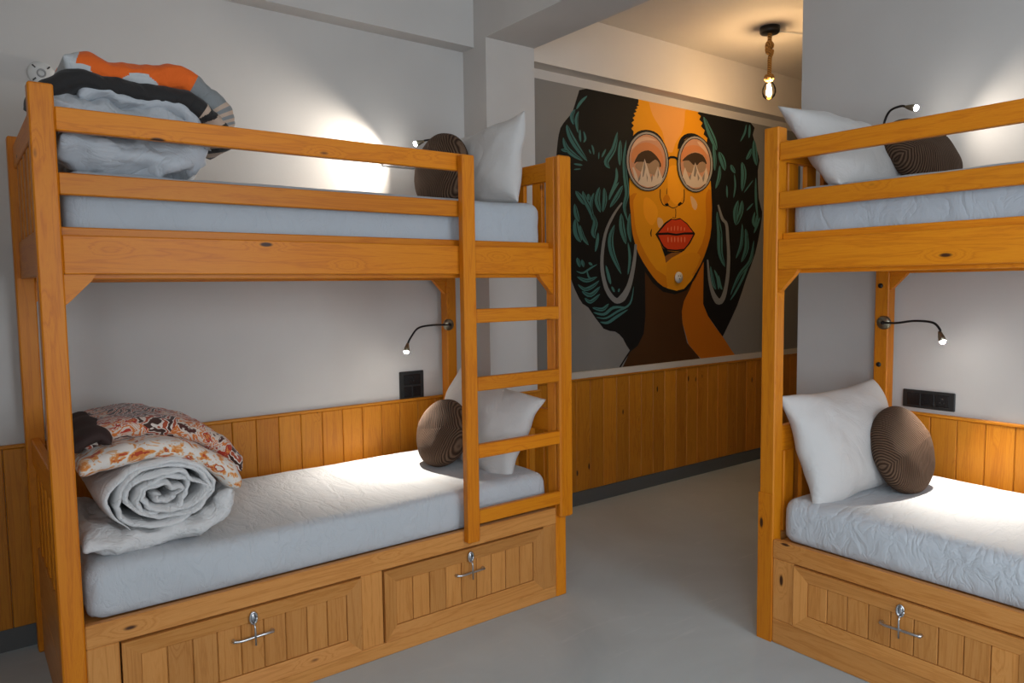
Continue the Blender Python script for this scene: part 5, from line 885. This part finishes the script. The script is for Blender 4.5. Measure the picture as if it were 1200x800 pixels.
switch_plate('switch_plate', 'long black switch and socket plate above the right lower berth', wallX(1.407, .838), .212, .078,
             [(-.085, -.03, -.026, .026, 'r'), (-.026, .026, -.026, .026, 'r'), (.03, .085, -.026, .026, 's')])
v = thing('vent_cover', 'round white slotted vent cover on the wall above the left bunk', 'vent cover'); v.matrix_basis = wallY(.322, 2.160) @ Matrix.Rotation(R(90), 4, 'X')
link('disc', lathe_mesh([(0, 0), (.045, 0), (.045, .006), (.041, .012), (.024, .016), (0, .016)], 36), M['white_plastic'], v)
link('hub', lathe_mesh([(.010, .0155), (.016, .0155), (.016, .020), (.010, .020), (.010, .0155)], 24), M['grey_and_glare'], v)
for k in range(4):
    a = R(45+90*k); link('slot', box_mesh(.016, .005, .006, 0, 'slot'), M['slot'], v, Matrix.Translation((.032*math.cos(a), .032*math.sin(a), .0125)) @ Matrix.Rotation(a, 4, 'Z'))

# pendant in the passage
pd = thing('pendant_lamp', 'rope pendant with clear bulb hanging in the passage by the mural', 'lamp', (4.01, 2.66, ZC))
link('canopy', lathe_mesh([(0, 0), (.058, 0), (.058, -.030), (.052, -.038), (0, -.038)], 28), M['black_metal'], pd)
rp = spline([(0, 0, -.036), (.002, .001, -.08), (.010, 0, -.10), (-.010, .008, -.125), (.006, -.01, -.15), (.004, 0, -.18), (.002, 0, -.24), (0, 0, -.292)], 6)
rope = link('rope', tube_mesh(rp, .0125, 10), M['rope'], pd)
kn = []
for k in range(40):
    a = 2*math.pi*k/39; kn.append((.020*math.sin(2*a), .018*math.cos(a*2)*.6, -.125+.026*math.sin(a)+.008*math.cos(3*a)))
link('knot', tube_mesh(kn, .0125, 10), M['rope'], rope)
link('holder', lathe_mesh([(0, -.278), (.024, -.28), (.030, -.292), (.030, -.305), (.020, -.318), (0, -.318)], 20), M['rope'], pd)
bl = link('bulb', lathe_mesh([(.013, -.300), (.016, -.318), (.030, -.338), (.040, -.362), (.041, -.385), (.034, -.408), (.018, -.423), (0, -.427)], 24), M['bulb_glass'], pd)
for k in range(4):
    a = R(90*k+20); ca, sa = math.cos(a), math.sin(a)
    link('filament', tube_mesh([(.006*ca, .006*sa, -.335), (.015*ca, .015*sa, -.395)], .0018, 6), M['filament'], bl)
link('stem', tube_mesh([(0, 0, -.318), (0, 0, -.36)], .005, 8), M['white_plastic'], bl)
pl = bpy.data.lights.new('pendant_light', 'POINT'); pl.energy = 12; pl.color = (1, .68, .38); pl.shadow_soft_size = .02
po = bpy.data.objects.new('pendant_light', pl); COL.objects.link(po); po.location = (4.01, 2.66, ZC-.37)
tag(link('ceiling_cable', tube_mesh(spline([(4.07, 2.655, ZC-.012), (4.20, 2.62, ZC-.010), (4.40, 2.55, ZC-.008), (4.8, 2.4, ZC-.008)], 6), .004, 8), M['white_plastic']), 'thin pale cable running along the ceiling from the pendant', 'cable')

# mural: flat layers of wall paint, outlines in millimetres along the wall (x, z)
mu_ = thing('wall_mural', 'painted mural of a woman with dark curly hair and round glasses', 'mural', (0, YB, 0))
bm = bmesh.new(); f = [bm.verts.new(p) for p in ((CX1, -.0008, .822), (XE, -.0008, .822), (XE, -.0008, 2.522), (CX1, -.0008, 2.522))]; bm.faces.new(f); bm.normal_update()
link('background', bm_mesh(bm), M['mural_bg'], mu_)
for rank, (nm, colr, lay, s) in enumerate(sorted(MURAL, key=lambda q: q[2])):
    pts = [tuple(int(c)/1000 for c in q.split(',')) for q in s.split(' ')]
    if len(pts) < 3: continue
    y = -.0010-.00004*rank
    me = mesh([(x, y, z) for x, z in pts], [tuple(range(len(pts)))])
    link(nm, me, M['mural_'+colr], mu_)
cx, cz = 3.942, 1.393
cp = thing('junction_cap', 'small round pale cap with three holes on the mural chin', 'wall cap', (cx, YB-.0078, cz))
link('disc', lathe_mesh([(0, 0), (.038, 0), (.036, .008), (0, .010)], 28), M['white_plastic'], cp, Matrix.Rotation(R(90), 4, 'X'))
for dx, dz in ((-.010, .010), (.011, .009), (0, -.010)):
    link('hole', lathe_mesh([(0, 0), (.005, 0), (0, .0005)], 10), M['slot'], cp, Matrix.Translation((dx, -.0098, dz)) @ Matrix.Rotation(R(90), 4, 'X'))
